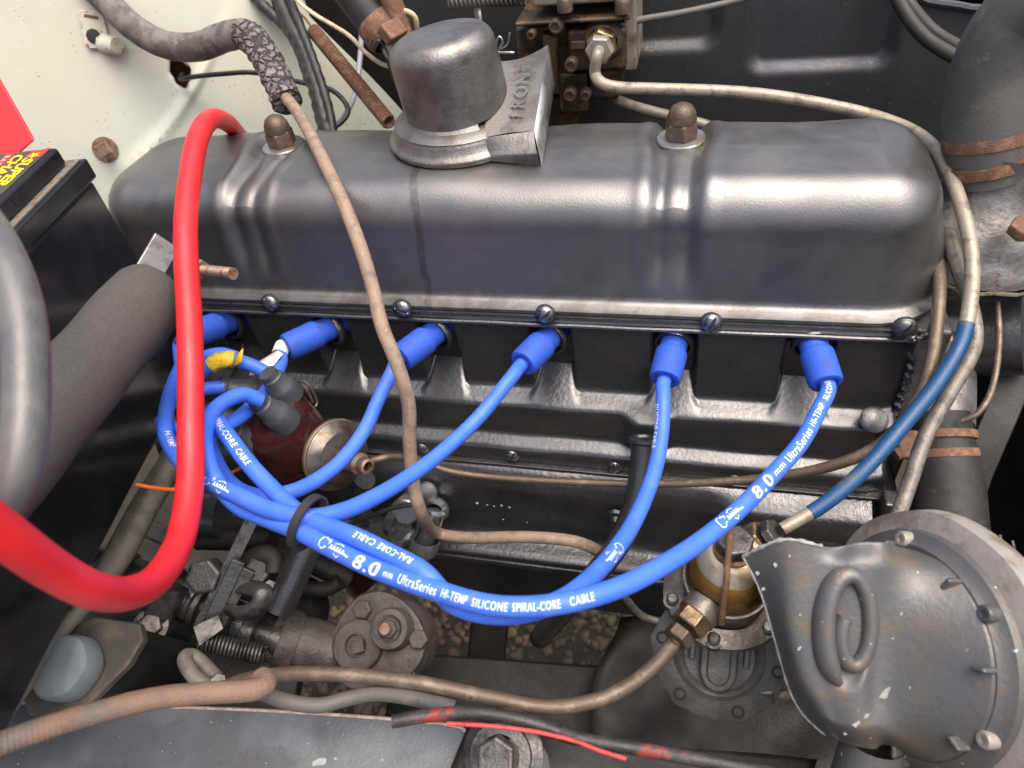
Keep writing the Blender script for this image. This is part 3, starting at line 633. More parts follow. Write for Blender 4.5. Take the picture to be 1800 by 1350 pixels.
# tension spring
sp = thing('tension_spring', 'long rusty coil spring slanting across the cream panel', 'spring', at(680, 215, d=.70))
a_, b_ = at(551, 54, d=.755), at(684, 215, d=.70); ax = (b_-a_).normalized(); R = frame(ax); nt_ = 46
MB().tube([a_.lerp(b_, i/(nt_*10))+(R[0]*math.cos(2*math.pi*i/10)+R[1]*math.sin(2*math.pi*i/10))*.0062 for i in range(nt_*10+1)], .0017, 6).build('coil', 'rust', sp)
MB().tube(spline([a_, at(545, 44, d=.755), at(536, 32, d=.76), at(526, 22, d=.76)], 5), .0012, 6).build('hook', 'rust', sp)
for nm, lb, pts, r_ in (('wiring_loom', 'thick black wiring loom running down the cream panel, the wider of two', [(478, -40, .77), (505, 30, .76), (535, 90, .75), (556, 150, .74), (572, 215, .73), (582, 250, .72)], .0095),
                        ('wiring_loom', 'black wiring loom looping in from the top, left of the wider one', [(420, -40, .78), (462, 10, .77), (500, 45, .765), (525, 85, .755), (548, 150, .75)], .0062),
                        ('wiring_loom', 'thin black loom strand on the right of the pair by the spring', [(498, -30, .755), (530, 50, .745), (556, 120, .735), (578, 190, .725), (586, 240, .72)], .0046)):
    cable(nm, lb, 'wiring loom', pts, r_, 'loom_black', group='looms on the cream panel', mod=lambda L, a: .06*math.sin(L*420)+.04*math.sin(L*900+2*a))
cable('black_wire', 'thin black wire coming out of the hole in the cream panel', 'wire', [hole_c-CPN*.012, (318, 139, .79), (340, 135, .775), (390, 130, .765), (450, 128, .76), (530, 145, .75), (575, 155, .745), (600, 172, .74), (612, 195, .735), (600, 215, .73), (582, 225, .725)], .0026, 'loom_black')

# cracked hose and the brown pipe it feeds
def crack(L, a):
    k = smooth(.235, .30, L)
    return k*(.10*math.sin(L*330+1.7*math.sin(a*2+L*60))*abs(math.sin(a*1.5+L*80))+.05*math.sin(a*5+L*700))+.012*math.sin(L*90+a)
sv = thing('vacuum_hose', 'thick grey perished rubber hose, badly cracked near its end, at upper left', 'hose', at(510, 185, d=.64))
hp = spline([(60, -330, .78), (100, -150, .755), (150, -40, .74), (195, 10, .735), (240, 52, .73), (290, 78, .725), (345, 83, .715), (395, 65, .70), (432, 62, .69), (460, 90, .68), (485, 135, .665), (505, 180, .65)], 30)
def hm(L, a): return crack(L, a)
nH = len(hp); iC = int(nH*.715)
MB().tube(hp[:iC+4], .0135, 32, mod=lambda L, a: .012*math.sin(L*90+a)+.008*math.sin(L*333+2*a)).build('hose_body', 'rubber_cracked', sv, angle=70)
def flaky(c, cur):
    N, L = c['N'], c['L']; v = N.new('ShaderNodeTexVoronoi'); v.feature = 'DISTANCE_TO_EDGE'; v.inputs['Scale'].default_value = 130
    mp = N.new('ShaderNodeMapping'); mp.inputs['Scale'].default_value = (.75, .75, 1.25); nd = N.new('ShaderNodeTexNoise'); nd.inputs['Scale'].default_value = 160; L.new(c['co'], nd.inputs['Vector'])
    vm = N.new('ShaderNodeVectorMath'); vm.operation = 'MULTIPLY_ADD'; L.new(nd.outputs['Color'], vm.inputs[0]); vm.inputs[1].default_value = (.007,)*3; L.new(c['co'], mp.inputs[0]); L.new(mp.outputs[0], vm.inputs[2]); L.new(vm.outputs[0], v.inputs['Vector'])
    e = c['ramp'](v.outputs['Distance'], .13, .02); bn = N.new('ShaderNodeBump'); bn.inputs['Distance'].default_value = .003; bn.inputs['Strength'].default_value = 1; L.new(c['ramp'](v.outputs['Distance'], .0, .22), bn.inputs['Height']); L.new(bn.outputs[0], c['b'].inputs['Normal'])
    return c['mixc'](e, cur, (.03, .022, .02))
mat('rubber_flaked', (.20, .185, .185), .7, 0, (.13, .115, .11), (60, .42, .6), (.33, .31, .31), (120, .58, .7), extra=flaky)
MB().tube(hp[iC:], lambda t: .0146-.001*t, 48, mod=lambda L, a: .05*math.sin(L*260+1.7*math.sin(a*2+L*60))*abs(math.sin(a*1.5+L*80))+.03*math.sin(a*5+L*500)).build('cracked_end', 'rubber_flaked', sv, angle=70)
cable('brown_pipe', 'long brown flexible pipe crossing in front of the rocker cover from the cracked hose', 'pipe', [(498, 165, .652), (528, 205, .615), (560, 265, .565), (598, 345, .53), (632, 430, .515), (656, 510, .515), (672, 575, .51), (700, 645, .51), (718, 710, .52), (720, 780, .535), (727, 850, .55), (742, 905, at(742, 905, y=-.088) and .565)] + [at(765, 935, y=-.09), at(820, 945, y=-.089), at(920, 944, y=-.089), at(1000, 950, y=-.088), at(1045, 965, y=-.085), at(1080, 990, y=-.082)], .0052, 'pipe_hose_brown', n=12)

# ================================================================== PIPES at the right
fp = thing('fuel_pipe', 'tan metal fuel pipe from carburettor round the rocker cover, blue sleeved towards the pump', 'pipe', at(1385, 925, d=.455))
pth = spline([c_+ux*.020, c_+ux*.034, (1046, 128, .592), (1058, 146, .588), (1090, 154, .585), (1150, 156, .58), (1300, 162, .575), (1420, 178, .565), (1540, 205, .55), (1620, 240, .53), (1662, 292, .505), (1692, 370, .485), (1708, 450, .475), (1706, 525, .468), (1690, 600, .462), (1650, 670, .458), (1590, 745, .455), (1520, 825, .453), (1450, 885, .453), (1375, 930, .455)], 12)
k0, k1 = 12*13+10, len(pth)-8
MB().tube(pth[:k0+4], .0047, 14).build('metal_pipe', 'pipe_tan', fp)
MB().tube(pth[k0-3:k1], .0049, 14, mod=lambda L, a: .02*math.sin(L*150)).build('sleeve', 'sleeve_blue', fp)
MB().tube(pth[k1-2:], .0042, 14).build('pipe_end', 'pipe_tan', fp)
cable('vacuum_pipe', 'grey steel pipe passing behind the rocker cover and down to the horn', 'pipe', [(1076, 166, .665), (1090, 178, .66), (1130, 192, .65), (1180, 205, .64), (1260, 228, .63), at(1400, 300, y=.19), at(1560, 350, y=.18), at(1640, 372, y=.13), (1662, 400, .51), (1684, 470, .492), (1708, 545, .482), (1712, 610, .474), (1672, 685, .47), (1628, 765, .468), (1600, 845, .465), (1572, 925, .46)], .0049, 'pipe_grey')
cable('advance_pipe', 'thin brown copper pipe from behind the cover to the vacuum capsule', 'pipe', [(1632, 418, .525), (1650, 470, .495), (1650, 540, .478), (1636, 640, .472), (1606, 715, .475), (1545, 783, .482)] + [at(1450, 822, y=-.072), at(1330, 842, y=-.068), at(1200, 850, y=-.064), at(1080, 850, y=-.061), at(960, 845, y=-.060), at(860, 838, y=-.060), at(790, 828, y=-.064), at(740, 811, y=-.068), at(690, 803, y=-.09), at(652, 810, y=-.10)], lambda t: .0042-.0014*smooth(.3, .6, t), 'pipe_copper')
cable('thin_rod', 'thin rusty rod curving beside the fan belt', 'rod', [(1752, 520, .52), (1756, 600, .515), (1745, 680, .51), (1720, 725, .51), (1690, 740, .515)], .0022, 'pipe_copper')

# top radiator hose and thermostat housing
th = thing('thermostat_housing', 'silver grey thermostat housing with gasket under the top radiator hose', 'housing', at(1755, 470, d=.52))
hc = at(1740, 330, d=.505)
MB().lathe([(.021, .030), (.022, .008), (.029, -.006), (.040, -.014), (.047, -.026), (.050, -.036), (.054, -.040), (.056, -.048)], hc, (.05, 0, 1), 48, mod=lambda a, h: 1+.03*math.sin(2*a)+.012*math.sin(5*a+h*200)).build('elbow', 'housing_silver', th)
MB().lathe([(.0575, -.048), (.058, -.0505), (.0575, -.0515)], hc, (.05, 0, 1), 48, mod=lambda a, h: 1+.03*math.sin(2*a)+.03*math.sin(11*a)).build('gasket', 'gasket', th)
MB().lathe([(.056, -.0515), (.055, -.06), (.046, -.068), (.042, -.09), (.038, -.11), (0, -.112)], hc, (.05, 0, 1), 40, mod=lambda a, h: 1+.05*math.sin(3*a+1)).build('lower_body', 'cast_black', th)
for (px, py) in ((1796, 410),): MB().hexa(at(px, py, d=.47), (.0, -.2, 1), .0095, .008).build('bolt', 'rust', th, bevel=.0008)
rh = thing('top_radiator_hose', 'thick dusty black top radiator hose with rusty clamps, at top right', 'hose', at(1737, 300, d=.50))
hpth = spline([(1738, 312, .502), (1736, 255, .492), (1740, 190, .482), (1756, 115, .470), (1795, 45, .455), (1860, -15, .435), (1960, -60, .42)], 10)
MB().tube(hpth, lambda t: .0258+.002*smooth(.1, .35, t), 40).build('hose_body', 'rubber_dusty', rh)
for k_, o_ in ((12, 0), (5, 0)):
    p0 = hpth[k_]; ax = (hpth[k_+1]-hpth[k_-1]).normalized()
    MB().lathe([(.0262, -.0038), (.0272, -.0038), (.0275, 0), (.0272, .0038), (.0262, .0038)], p0, ax, 44).build('clamp_band', 'rust', rh)
ax = (hpth[9]-hpth[7]).normalized(); MB().box(hpth[8]+V((.024, -.016, 0)), (.012, .014, .024), (*frame(ax)[:2], ax)).build('clamp_screw', 'rust', rh, bevel=.002)

# water pump, lower hose, belt
wp = thing('water_pump', 'grey water pump casting with hub and elbow at the front of the engine', 'water pump', at(1650, 740, d=.53))
c0 = at(1660, 600, d=.55)
MB().lathe([(.020, 0), (.022, .008), (.020, .014), (.012, .014), (.012, .010), (0, .010)], c0-V((.0, .0, 0)), (-.3, -.8, .45), 32).build('hub_ring', 'housing_silver', wp)
MB().lathe([(.0085, .0), (.0085, .015), (.006, .017), (0, .017)], c0, (-.3, -.8, .45), 16).build('hub_bolt', 'rust_stud', wp)
MB().tube([at(1610, 600, d=.585), at(1800, 590, d=.54)], .030, 28).build('pulley_barrel', 'black_paint', wp)
MB().tube(spline([at(1640, 520, d=.58), at(1650, 600, d=.575), at(1655, 680, d=.56), at(1655, 750, d=.545)], 6), lambda t: .026-.004*t, 28).build('elbow', 'housing_silver', wp)
MB().tube([at(1590, 545, d=.57), at(1720, 540, d=.545)], .0095, 16).build('bypass_pipe', 'bright_steel', wp)
lh = thing('bottom_radiator_hose', 'dark rubber bottom hose with rusty wire clamps, behind the horn', 'hose', at(1690, 1050, d=.53))
lp = spline([(1650, 728, .545), (1656, 790, .54), (1665, 860, .535), (1672, 940, .53), (1690, 1060, .53)], 8)
MB().tube(lp, lambda t: .0215+.0035*smooth(.1, .5, t), 36).build('hose_body', 'rubber', lh)
for k_ in (5, 9):
    p0 = lp[k_]; ax = (lp[k_+1]-lp[k_-1]).normalized(); MB().lathe([(.0222, -.003), (.0238, -.003), (.024, 0), (.0238, .003), (.0222, .003)], p0, ax, 40).build('clamp_band', 'rust', lh)
ax = (lp[8]-lp[6]).normalized(); MB().box(at(1592, 782, d=.515), (.014, .014, .020), (*frame(ax)[:2], ax)).build('clamp_screw', 'rust', lh, bevel=.002)
MB().tube([at(1574, 800, d=.512), at(1612, 778, d=.512)], .0045, 12).build('clamp_bolt', 'rust', lh)
bl = thing('fan_belt', 'dark fan belt curving past the radiator at the right edge', 'belt', at(1700, 790, d=.49))
bp = spline([(1850, 400, .56), (1812, 480, .56), (1800, 560, .56), (1790, 640, .56), (1766, 710, .56), (1736, 780, .56), (1708, 850, .565), (1690, 930, .57)], 8)
q = MB(); vs = []
for i, p_ in enumerate(bp):
    T = (bp[min(i+1, len(bp)-1)]-bp[max(i-1, 0)]).normalized(); W_ = V((1, -.12, .05)); W_ = (W_-T*W_.dot(T)).normalized(); N_ = T.cross(W_)
    for a, b in ((-.013, -.004), (.013, -.004), (.011, .004), (-.011, .004)): vs.append(p_+W_*a+N_*b)
q.add(vs, [(i*4+k, i*4+(k+1) % 4, (i+1)*4+(k+1) % 4, (i+1)*4+k) for i in range(len(bp)-1) for k in range(4)]).build('belt_band', 'rubber', bl, bevel=.001)
rd = thing('radiator_cowl', 'black radiator cowl and frame at the right edge, the shade of the bay painted into its black', 'radiator', V((.43, -.1, -.35)))
MB().box((.435, -.08, -.33), (.02, .75, .60)).build('cowl', 'cowl_shade_black', rd)
for i in range(3):
    MB().tube([at(1736+i*22, 930+i*10, d=.56), at(1765+i*22, 1060+i*10, d=.55)], .0012, 6).build('frame_edge', 'bright_steel', rd)
for i in range(16):
    a_ = at(1745+i*4.5, 1352-i*4.6, d=.40); MB().box(a_, (.0009, .03, .012), (V((1, 0, 0)), V((0, 1, 0)), V((0, 0, 1)))).build('fin', 'fin_metal', rd)
MB().tube([at(1735, 1345, d=.39), at(1810, 1300, d=.38)], .0015, 6).build('tie_wire', 'wire_red', rd)

# ================================================================== PLUG LEADS
LR = .0053
BOOT = [((412, 562), (338, 588)), ((594, 570), (502, 612)), ((778, 575), (704, 630)), ((975, 583), (918, 640)), ((1188, 590), (1168, 668)), ((1424, 588), (1453, 676))]
def lead(name_words, bi, pts, texts, ymid=-.036, extra_marks=()):
    (sx, sy), (ex, ey) = BOOT[bi]; a_ = at(sx, sy, y=.004); b_ = at(ex, ey, y=ymid)
    t = thing('spark_plug_lead', name_words, 'spark plug lead', a_, 'blue spark plug leads')
    ax = (b_-a_).normalized(); L_ = (b_-a_).length
    MB().lathe([(0, -.024), (.0098, -.024), (.0102, L_*.36), (.0116, L_*.40), (.0119, L_*.44), (.0116, L_*.93), (.0108, L_*.985), (.0092, L_), (.0078, L_*.995), (.007, L_*.97), (0, L_*.97)], a_, ax, 32).build('boot', 'boot_blue', t)
    MB().lathe([(.0125, -.002), (.0142, .0005), (.0148, .003), (.0142, .0055), (.0125, .0055), (.0115, .0)], a_+ax*.002-V((0, 0, .002)), ax, 32).build('plug_seal', 'black_paint', t)
    if pts:
        p = spline([b_-ax*.006]+[b_+ax*.004]+pts, 12); MB().tube(p, LR, 18).build('cable', 'lead_blue', t)
        for tx in texts: put_text(t, p, *tx)
        return t, p
    return t, None
LOGO = None
def logo_mesh():
    vs, fs = [], []
    def stroke(pts, wd):
        for a, b in zip(pts, pts[1:]):
            dx, dy = b[0]-a[0], b[1]-a[1]; l = math.hypot(dx, dy); nx_, ny_ = -dy/l*wd, dx/l*wd; k = len(vs)
            vs.extend([(a[0]+nx_, a[1]+ny_), (b[0]+nx_, b[1]+ny_), (b[0]-nx_, b[1]-ny_), (a[0]-nx_, a[1]-ny_)]); fs.append((k, k+1, k+2, k+3))
    stroke([(.0045, .0055), (.003, .007), (.0012, .006), (.0004, .0035), (.001, .001), (.003, -.0002), (.0048, .0008), (.0052, .002), (.0065, .0014)], .00028)      # head outline
    stroke([(.0045, .0055), (.0062, .0068), (.0056, .0052), (.0076, .0056), (.0066, .0038)], .00028)
    for i in range(5): stroke([(.0085+i*.0022, .0016), (.0092+i*.0022, .0042), (.0100+i*.0022, .0018)], .0003)
    stroke([(.0105, .0052), (.0135, .0068), (.0165, .0058)], .0003); stroke([(.0125, .0005), (.0145, -.0012), (.0165, .0004)], .0003); stroke([(.019, .0024), (.0225, .0018)], .0005)
    return vs, fs
def put_text(t, p, kind, px, py, direc, size=.0062, roll=0., px2=None, py2=None):
    s0 = arclen(p, px, py); fit = abs(arclen(p, px2, py2)-s0) if px2 else 0
    if kind == 'logo': tube_text('', .0065, p, LR, s0, direc, 'emblem', 'print_white', t, marks=logo_mesh(), roll=roll)
    else: tube_text(kind, size, p, LR, s0, direc, 'lettering', 'print_white', t, roll=roll, bold=.025 if size > .009 else .014, fit=fit)
# front lead (nearest the radiator)
tA, pA_ = lead('blue plug lead nearest the radiator, hanging lowest across the engine', 5,
    [(1441, 718, .482), (1408, 778, .462), (1357, 836, .44), (1303, 892, .42), (1233, 950, .398), (1160, 997, .374), (1090, 1032, .356), (1010, 1056, .346), (928, 1067, .344), (850, 1062, .348), (760, 1036, .360), (660, 1000, .378), (580, 962, .395), (530, 936, .408), (470, 912, .425), (420, 890, .435), (385, 853, .44), (364, 805, .45), (362, 755, .465), (383, 715, .485), (425, 694, .50), (458, 704, .51)],
    [('SILICONE SP', 1428, 702, -1, .0052, 0, 1449, 648), ('HI-TEMP', 1408, 747, -1, .0054, 0, 1424, 711), ('UltraSeries', 1369, 808, -1, .0072, 0, 1404, 755), ('mm', 1345, 836, -1, .0055, 0, 1364, 814), ('8.0', 1311, 873, -1, .0100, 0, 1342, 840), ('logo', 1256, 928, -1),
     ('8.0', 634, 989, -1, .0105, 0, 676, 1009), ('mm', 681, 1011, -1, .0052, 0, 703, 1020), ('UltraSeries', 711, 1022, -1, .0070, 0, 771, 1043), ('HI-TEMP', 781, 1045, -1, .0058, 0, 828, 1057), ('SILICONE', 839, 1059, -1, .0056, 0, 895, 1066), ('SPIRAL-CORE', 904, 1067, -1, .0056, 0, 985, 1061), ('CABLE', 994, 1060, -1, .0056, 0, 1035, 1049), ('logo', 572, 958, -1)])
tB, pB_ = lead('blue plug lead second from the radiator, dropping straight down then sweeping left', 4,
    [(1166, 700, .515), (1163, 760, .505), (1150, 830, .485), (1118, 910, .455), (1075, 976, .42), (1020, 1032, .385), (960, 1066, .362), (880, 1080, .357), (800, 1062, .362), (744, 1006, .368), (686, 974, .380), (624, 944, .392), (562, 920, .408), (520, 898, .422), (487, 868, .432), (440, 818, .445), (402, 768, .46), (380, 735, .49), (392, 748, .51)][:-1],
    [('RAL-CORE', 728, 998, 1, .0050, -.25, 672, 966), ('CABLE', 664, 962, 1, .0050, -.25, 632, 947), ('SILICONE CABLE', 1166, 712, 1, .0052, -.95, 1158, 795), ('logo', 1082, 965, 1), ('SPIRAL-CORE', 388, 748, -1, .0054, 0, 417, 793), ('CABLE', 421, 797, -1, .0054, 0, 440, 823)])
tC, pC_ = lead('blue plug lead from the middle of the engine, third from the radiator', 3,
    [(895, 668, .53), (840, 735, .52), (770, 800, .495), (700, 850, .465), (630, 888, .435), (575, 906, .418), (530, 908, .412), (470, 895, .42), (420, 872, .43), (370, 848, .442), (325, 818, .465), (298, 780, .48), (290, 745, .49), (300, 690, .53), (320, 640, .56)],
    [('logo', 372, 848, -1), ('HI-TEMP', 291, 765, -1, .005, .3, 303, 800)])
tD, pD_ = lead('blue plug lead fourth from the radiator, crossing the vacuum capsule', 2,
    [(688, 655, .555), (664, 705, .545), (640, 757, .53), (600, 810, .51), (550, 848, .49), (500, 868, .472), (450, 872, .468), (405, 850, .48), (375, 800, .50), (360, 740, .53)], [])
tE, pE_ = lead('blue plug lead with a white paper tag wrapped below its boot', 1,
    [(493, 640, .575), (470, 685, .55), (435, 722, .52), (395, 748, .50), (350, 758, .49), (310, 755, .50), (285, 740, .52)], [])
tF, pF_ = lead('blue plug lead farthest from the radiator, half hidden behind the red cable', 0, [(315, 605, .63), (318, 640, .60), (345, 655, .575)][:2], [])
# white tag
p0, p1 = pE_[12+0], pE_[22]
ax = (pE_[16]-pE_[10]).normalized()
MB().lathe([(LR+.0009, -.006), (LR+.0011, -.005), (LR+.0011, .005), (LR+.0009, .006)], pE_[12], ax, 20).build('tag_wrap', 'tag_white', tE)
ta = [at(488, 615, d=.575), at(497, 622, d=.57), at(470, 655, d=.562), at(437, 660, d=.567), at(448, 640, d=.572)]
MB().add(ta, [(0, 1, 2, 3, 4)]).build('tag_flag', 'tag_white', tE, solid=.0004)
# yellow taped lead and the short ones at the cap
yt = thing('coil_lead', 'short blue lead bound with yellow tape behind the red cable', 'ignition lead', at(470, 655, d=.54))
yp = spline([(318, 700, .545), (340, 668, .545), (365, 645, .54), (400, 632, .54), (437, 640, .545), (478, 660, .55)], 10); MB().tube(yp, LR, 16).build('cable', 'lead_blue', yt)
MB().tube(yp[22:34], LR*1.22, 16, mod=lambda L, a: .06*math.sin(L*700+3*a)+.04*math.sin(5*a)).build('tape', 'tape_yellow', yt)
MB().add([at(418, 622, d=.535), at(428, 612, d=.53), at(426, 636, d=.534), at(405, 648, d=.534)], [(0, 1, 2, 3)]).build('tape_end', 'tape_yellow', yt, solid=.0004)
sl_ = cable('coil_lead', 'short plain blue lead entering the upper left distributor boot', 'ignition lead', [(315, 712, .55), (335, 695, .545), (358, 684, .545), (395, 680, .55)], LR, 'lead_blue')
cable('blue_lead_end', 'blue lead end showing above the yellow tape', 'ignition lead', [(330, 655, .565), (352, 632, .56), (385, 622, .56), (415, 628, .565)], LR, 'lead_blue')
# cable tie
tc_ = at(541, 918, d=.412); ax = (at(600, 945, d=.40)-at(480, 890, d=.42)).normalized(); R = frame(ax, TOCAM(tc_))
tie = thing('cable_tie', 'black cable tie loop holding the blue leads together', 'cable tie', tc_)
ring = [tc_+R[0]*.0160*math.cos(a)+R[1]*.0115*math.sin(a) for a in [2*math.pi*i/40 for i in range(41)]]
q = MB(); vs = []
for i, p_ in enumerate(ring):
    n_ = (p_-tc_).normalized()
    for a, b in ((-.0027, -.0008), (.0027, -.0008), (.0027, .0008), (-.0027, .0008)): vs.append(p_+ax*a+n_*b)
q.add(vs, [(i*4+k, i*4+(k+1) % 4, (i+1)*4+(k+1) % 4, (i+1)*4+k) for i in range(40) for k in range(4)]).build('strap', 'rubber', tie)

# ================================================================== DISTRIBUTOR and vacuum capsule
ds = thing('distributor', 'dark red distributor cap with black lead boots and steel vacuum capsule', 'distributor', at(560, 830, d=.60))
dc, dt = at(506, 768, d=.568), at(444, 702, d=.528); ax = (dt-dc).normalized()
MB().lathe([(.0, -.012), (.0315, -.012), (.0315, 0), (.0308, .006), (.0303, .022), (.0285, .029), (.024, .036), (.014, .039), (0, .040)], dc, ax, 48, mod=lambda a, h: 1+.02*math.cos(6*a)).build('cap', 'distributor_cap', ds)
MB().lathe([(.0322, -.016), (.0329, -.013), (.0322, -.010)], dc, ax, 48).build('cap_rim', 'distributor_cap', ds)
MB().lathe([(.024, -.014), (.024, -.045), (.018, -.060), (.014, -.10)], dc, ax, 36).build('body', 'grimy_black', ds)
for (lx, ly, ld), (sx, sy, sd_), hid in (((508, 696, .548), (470, 655, .53), 0), ((503, 742, .535), (450, 703, .512), 0), ((452, 783, .545), (400, 752, .52), 0), ((446, 694, .565), (384, 678, .55), 0), ((410, 745, .57), (352, 716, .56), 0)):
    a_, b_ = at(lx, ly, d=ld), at(sx, sy, d=sd_); L_ = (b_-a_).length; n_ = (b_-a_).normalized()
    MB().lathe([(0, -.002), (.0116, -.002), (.0121, .002), (.0112, L_*.35), (.0109, L_*.44), (.0093, L_*.52), (.0090, L_*.62), (.0085, L_*.66), (.0082, L_*.8), (.0070, L_*.84), (.0068, L_), (0, L_)], a_, n_, 28).build('lead_boot', 'boot_grey', ds)
for (pts) in ([(517, 688, .575), (528, 670, .57), (545, 680, .57), (557, 705, .575), (555, 715, .575)], [(522, 690, .575), (530, 678, .573), (542, 690, .573), (550, 708, .575)]):
    MB().tube(spline(pts, 6), .0011, 6).build('spring_clip', 'vacuum_steel', ds)
MB().tube(spline([(440, 800, .56), (455, 820, .56), (480, 832, .565), (470, 815, .565)], 6), .0011, 6).build('spring_clip', 'vacuum_steel', ds)
vc = at(592, 800, y=-.104); ax = V((.88, -.40, .26)).normalized()
vcap = MB().lathe([(0, -.010), (.022, -.010), (.0265, -.006), (.0278, -.002), (.0278, .0015), (.0258, .003), (.0235, .0045), (.0205, .009), (.012, .0115), (0, .012)], vc, ax, 44).build('vacuum_capsule', 'vacuum_steel', ds)
MB().lathe([(.0276, -.004), (.0288, -.003), (.0288, -.0005), (.0276, .0005)], vc, ax, 44).build('rim', 'pipe_copper', vcap)
MB().hexa(vc+ax*.011, ax, .0105, .012).build('union', 'grimy_steel', ds, bevel=.0006)
MB().lathe([(.0075, .022), (.0085, .023), (.0085, .031), (.006, .033), (.006, .040), (.004, .041)], vc, ax, 20).build('pipe_nut', 'rust_stud', ds)
MB().box(at(598, 850, y=-.068), (.05, .012, .036), (V((.9, -.2, .3)).normalized(), V((0, 1, 0)), V((-.3, 0, .95)))).build('bracket', 'vacuum_steel', ds, bevel=.003)
MB().tube(spline([at(560, 920, y=-.075), at(600, 880, y=-.075), at(640, 840, y=-.072)], 6), .011, 18).build('pedestal', 'cast_black', ds)

# dipstick, sender and drain fittings on the crankcase
dpk = thing('oil_gallery_fittings', 'cluster of steel unions and a flat ring on the crankcase below the blue leads', 'pipe fitting', at(730, 960, y=-.08))
a_ = at(722, 890, y=-.075); MB().hexa(a_, (-.1, -.85, .5), .0135, .014, V((.3, 0, 1)), 8).build('plug', 'zinc', dpk, bevel=.001)
MB().tube([at(735, 868, y=-.055), a_], .012, 20).build('stem', 'grimy_steel', dpk)
rc = at(705, 925, y=-.088); MB().lathe([(.0135, -.004), (.0155, -.004), (.0155, .004), (.0135, .004)], rc, (.85, -.45, .2), 36, mod=lambda a, h: 1+.25*abs(math.sin(a))).build('pull_ring', 'bright_steel', dpk)
MB().lathe([(.011, 0), (.0135, .002), (.0130, .0045), (.008, .006)], at(766, 893, y=-.060), (.1, -.9, .4), 28).build('washer', 'bright_steel', dpk)
MB().lathe([(.008, 0), (.010, .002), (.0095, .005), (.005, .007), (0, .007)], at(752, 862, y=-.057), (.1, -.9, .4), 24).build('bolt_head', 'zinc', dpk)
MB().tube([at(767, 900, y=-.07), at(752, 945, y=-.085), at(745, 962, y=-.088)], [.0085, .0085, .0105], 18).build('sender_body', 'bright_steel', dpk)
MB().lathe([(.013, -.010), (.0135, -.006), (.0135, .004), (.011, .008), (.005, .010), (.005, .02)], at(745, 960, y=-.09), (at(735, 1000, y=-.10)-at(745, 955, y=-.088)), 28).build('sender_cap', 'zinc', dpk)
MB().hexa(at(645, 905, y=-.07), (0, -1, .3), .009, .01).build('nut', 'grimy_steel', dpk)
cable('sender_wire', 'short red sleeved wire hanging from the oil sender', 'wire', [at(738, 965, y=-.096), at(735, 985, y=-.10), at(728, 1005, y=-.103), at(720, 1030, y=-.10)], .0042, 'wire_red')
cable('dipstick', 'thin dark strap reaching from the leads to the steel union', 'dipstick', [at(735, 885, y=-.092), at(690, 893, y=-.096), at(640, 912, y=-.10), at(590, 932, y=-.10)], .0022, 'loom_black')
bt = thing('breather_pipe', 'black crankcase breather tube slanting down behind the leads', 'pipe', at(950, 1120, d=.60))
bp_ = spline([at(1132, 768, y=-.046), at(1128, 830, y=-.062), at(1116, 890, y=-.078), at(1090, 950, y=-.095), at(1048, 1008, y=-.106), at(1000, 1064, y=-.112), at(948, 1122, y=-.114)], 8)
MB().tube(bp_, .0098, 24, cap=False).build('tube', 'black_paint', bt, solid=.0012)
MB().lathe([(.0098, 0), (.0120, .001), (.0120, .003), (.0098, .005)], bp_[0], (bp_[1]-bp_[0]), 28).build('collar', 'black_paint', bt)

# ================================================================== FUEL PUMP
fpc = at(1276, 1024, d=.482)
pm = thing('fuel_pump', 'grimy mechanical fuel pump with amber stained glass bowl, left of the horn', 'fuel pump', fpc-V((0, 0, .05)))
Zt = V((.02, -.08, 1)).normalized()
BH = .86
bowl = [(.0258, .006), (.0265, .011), (.0266, .018), (.0262, .026), (.0250, .034), (.0222, .041), (.0185, .046), (.0155, .0495), (.0128, .052), (.006, .053), (0, .0535)]
bowl = [(r_*1.03, h*BH) for r_, h in bowl]
MB().lathe(bowl, fpc, Zt, 48).build('glass_bowl', 'glass', pm)
MB().lathe([(r_*.955, h*.985) for r_, h in bowl[5:]], fpc, Zt, 40).build('residue', 'residue_clear', pm)
MB().lathe([(r_*.955, h*.985) for r_, h in bowl[:6]], fpc, Zt, 40).build('residue', 'residue_amber', pm)
tb = fpc+Zt*.0535*BH
MB().lathe([(.0115, -.002), (.0125, 0), (.0125, .002), (.009, .003)], tb, Zt, 28).build('bowl_washer', 'rust', pm)
MB().hexa(tb+Zt*.003, Zt, .0118, .010).build('bowl_nut', 'grimy_steel', pm, bevel=.001)
bail = spline([at(1283, 925, d=.435), at(1281, 960, d=.432), at(1277, 1020, d=.432), at(1271, 1065, d=.44), at(1268, 1095, d=.452)], 6)
MB().tube(bail, .0021, 10).build('bail_wire', 'rust', pm)
MB().lathe([(.0, -.010), (.0275, -.010), (.0278, .0), (.0285, .004), (.0285, .0075), (.026, .0082)], fpc, Zt, 48).build('bowl_seat', 'pump_alloy', pm)
MB().lathe([(.030, -.007), (.0375, -.011), (.0405, -.013), (.0405, -.0185), (.030, -.020), (0, -.020)], fpc, Zt, 60, mod=lambda a, h: 1+.018*max(0, math.cos(6*a))**3).build('upper_flange', 'pump_alloy', pm)
for k in range(6):
    a = 2*math.pi*k/6+.36; R = frame(Zt, V((0, 1, 0))); pos = fpc+Zt*-.0125+(R[0]*math.cos(a)+R[1]*math.sin(a))*.0362
    MB().lathe([(.0062, -.003), (.0062, .0008), (.0042, .001), (.0042, .0042), (.003, .0055), (0, .0056)], pos, Zt, 18).build('flange_screw', 'grimy_steel', pm)
Bn = V((-.02, -.66, .75)).normalized(); bo = at(1264, 1150, d=.50)
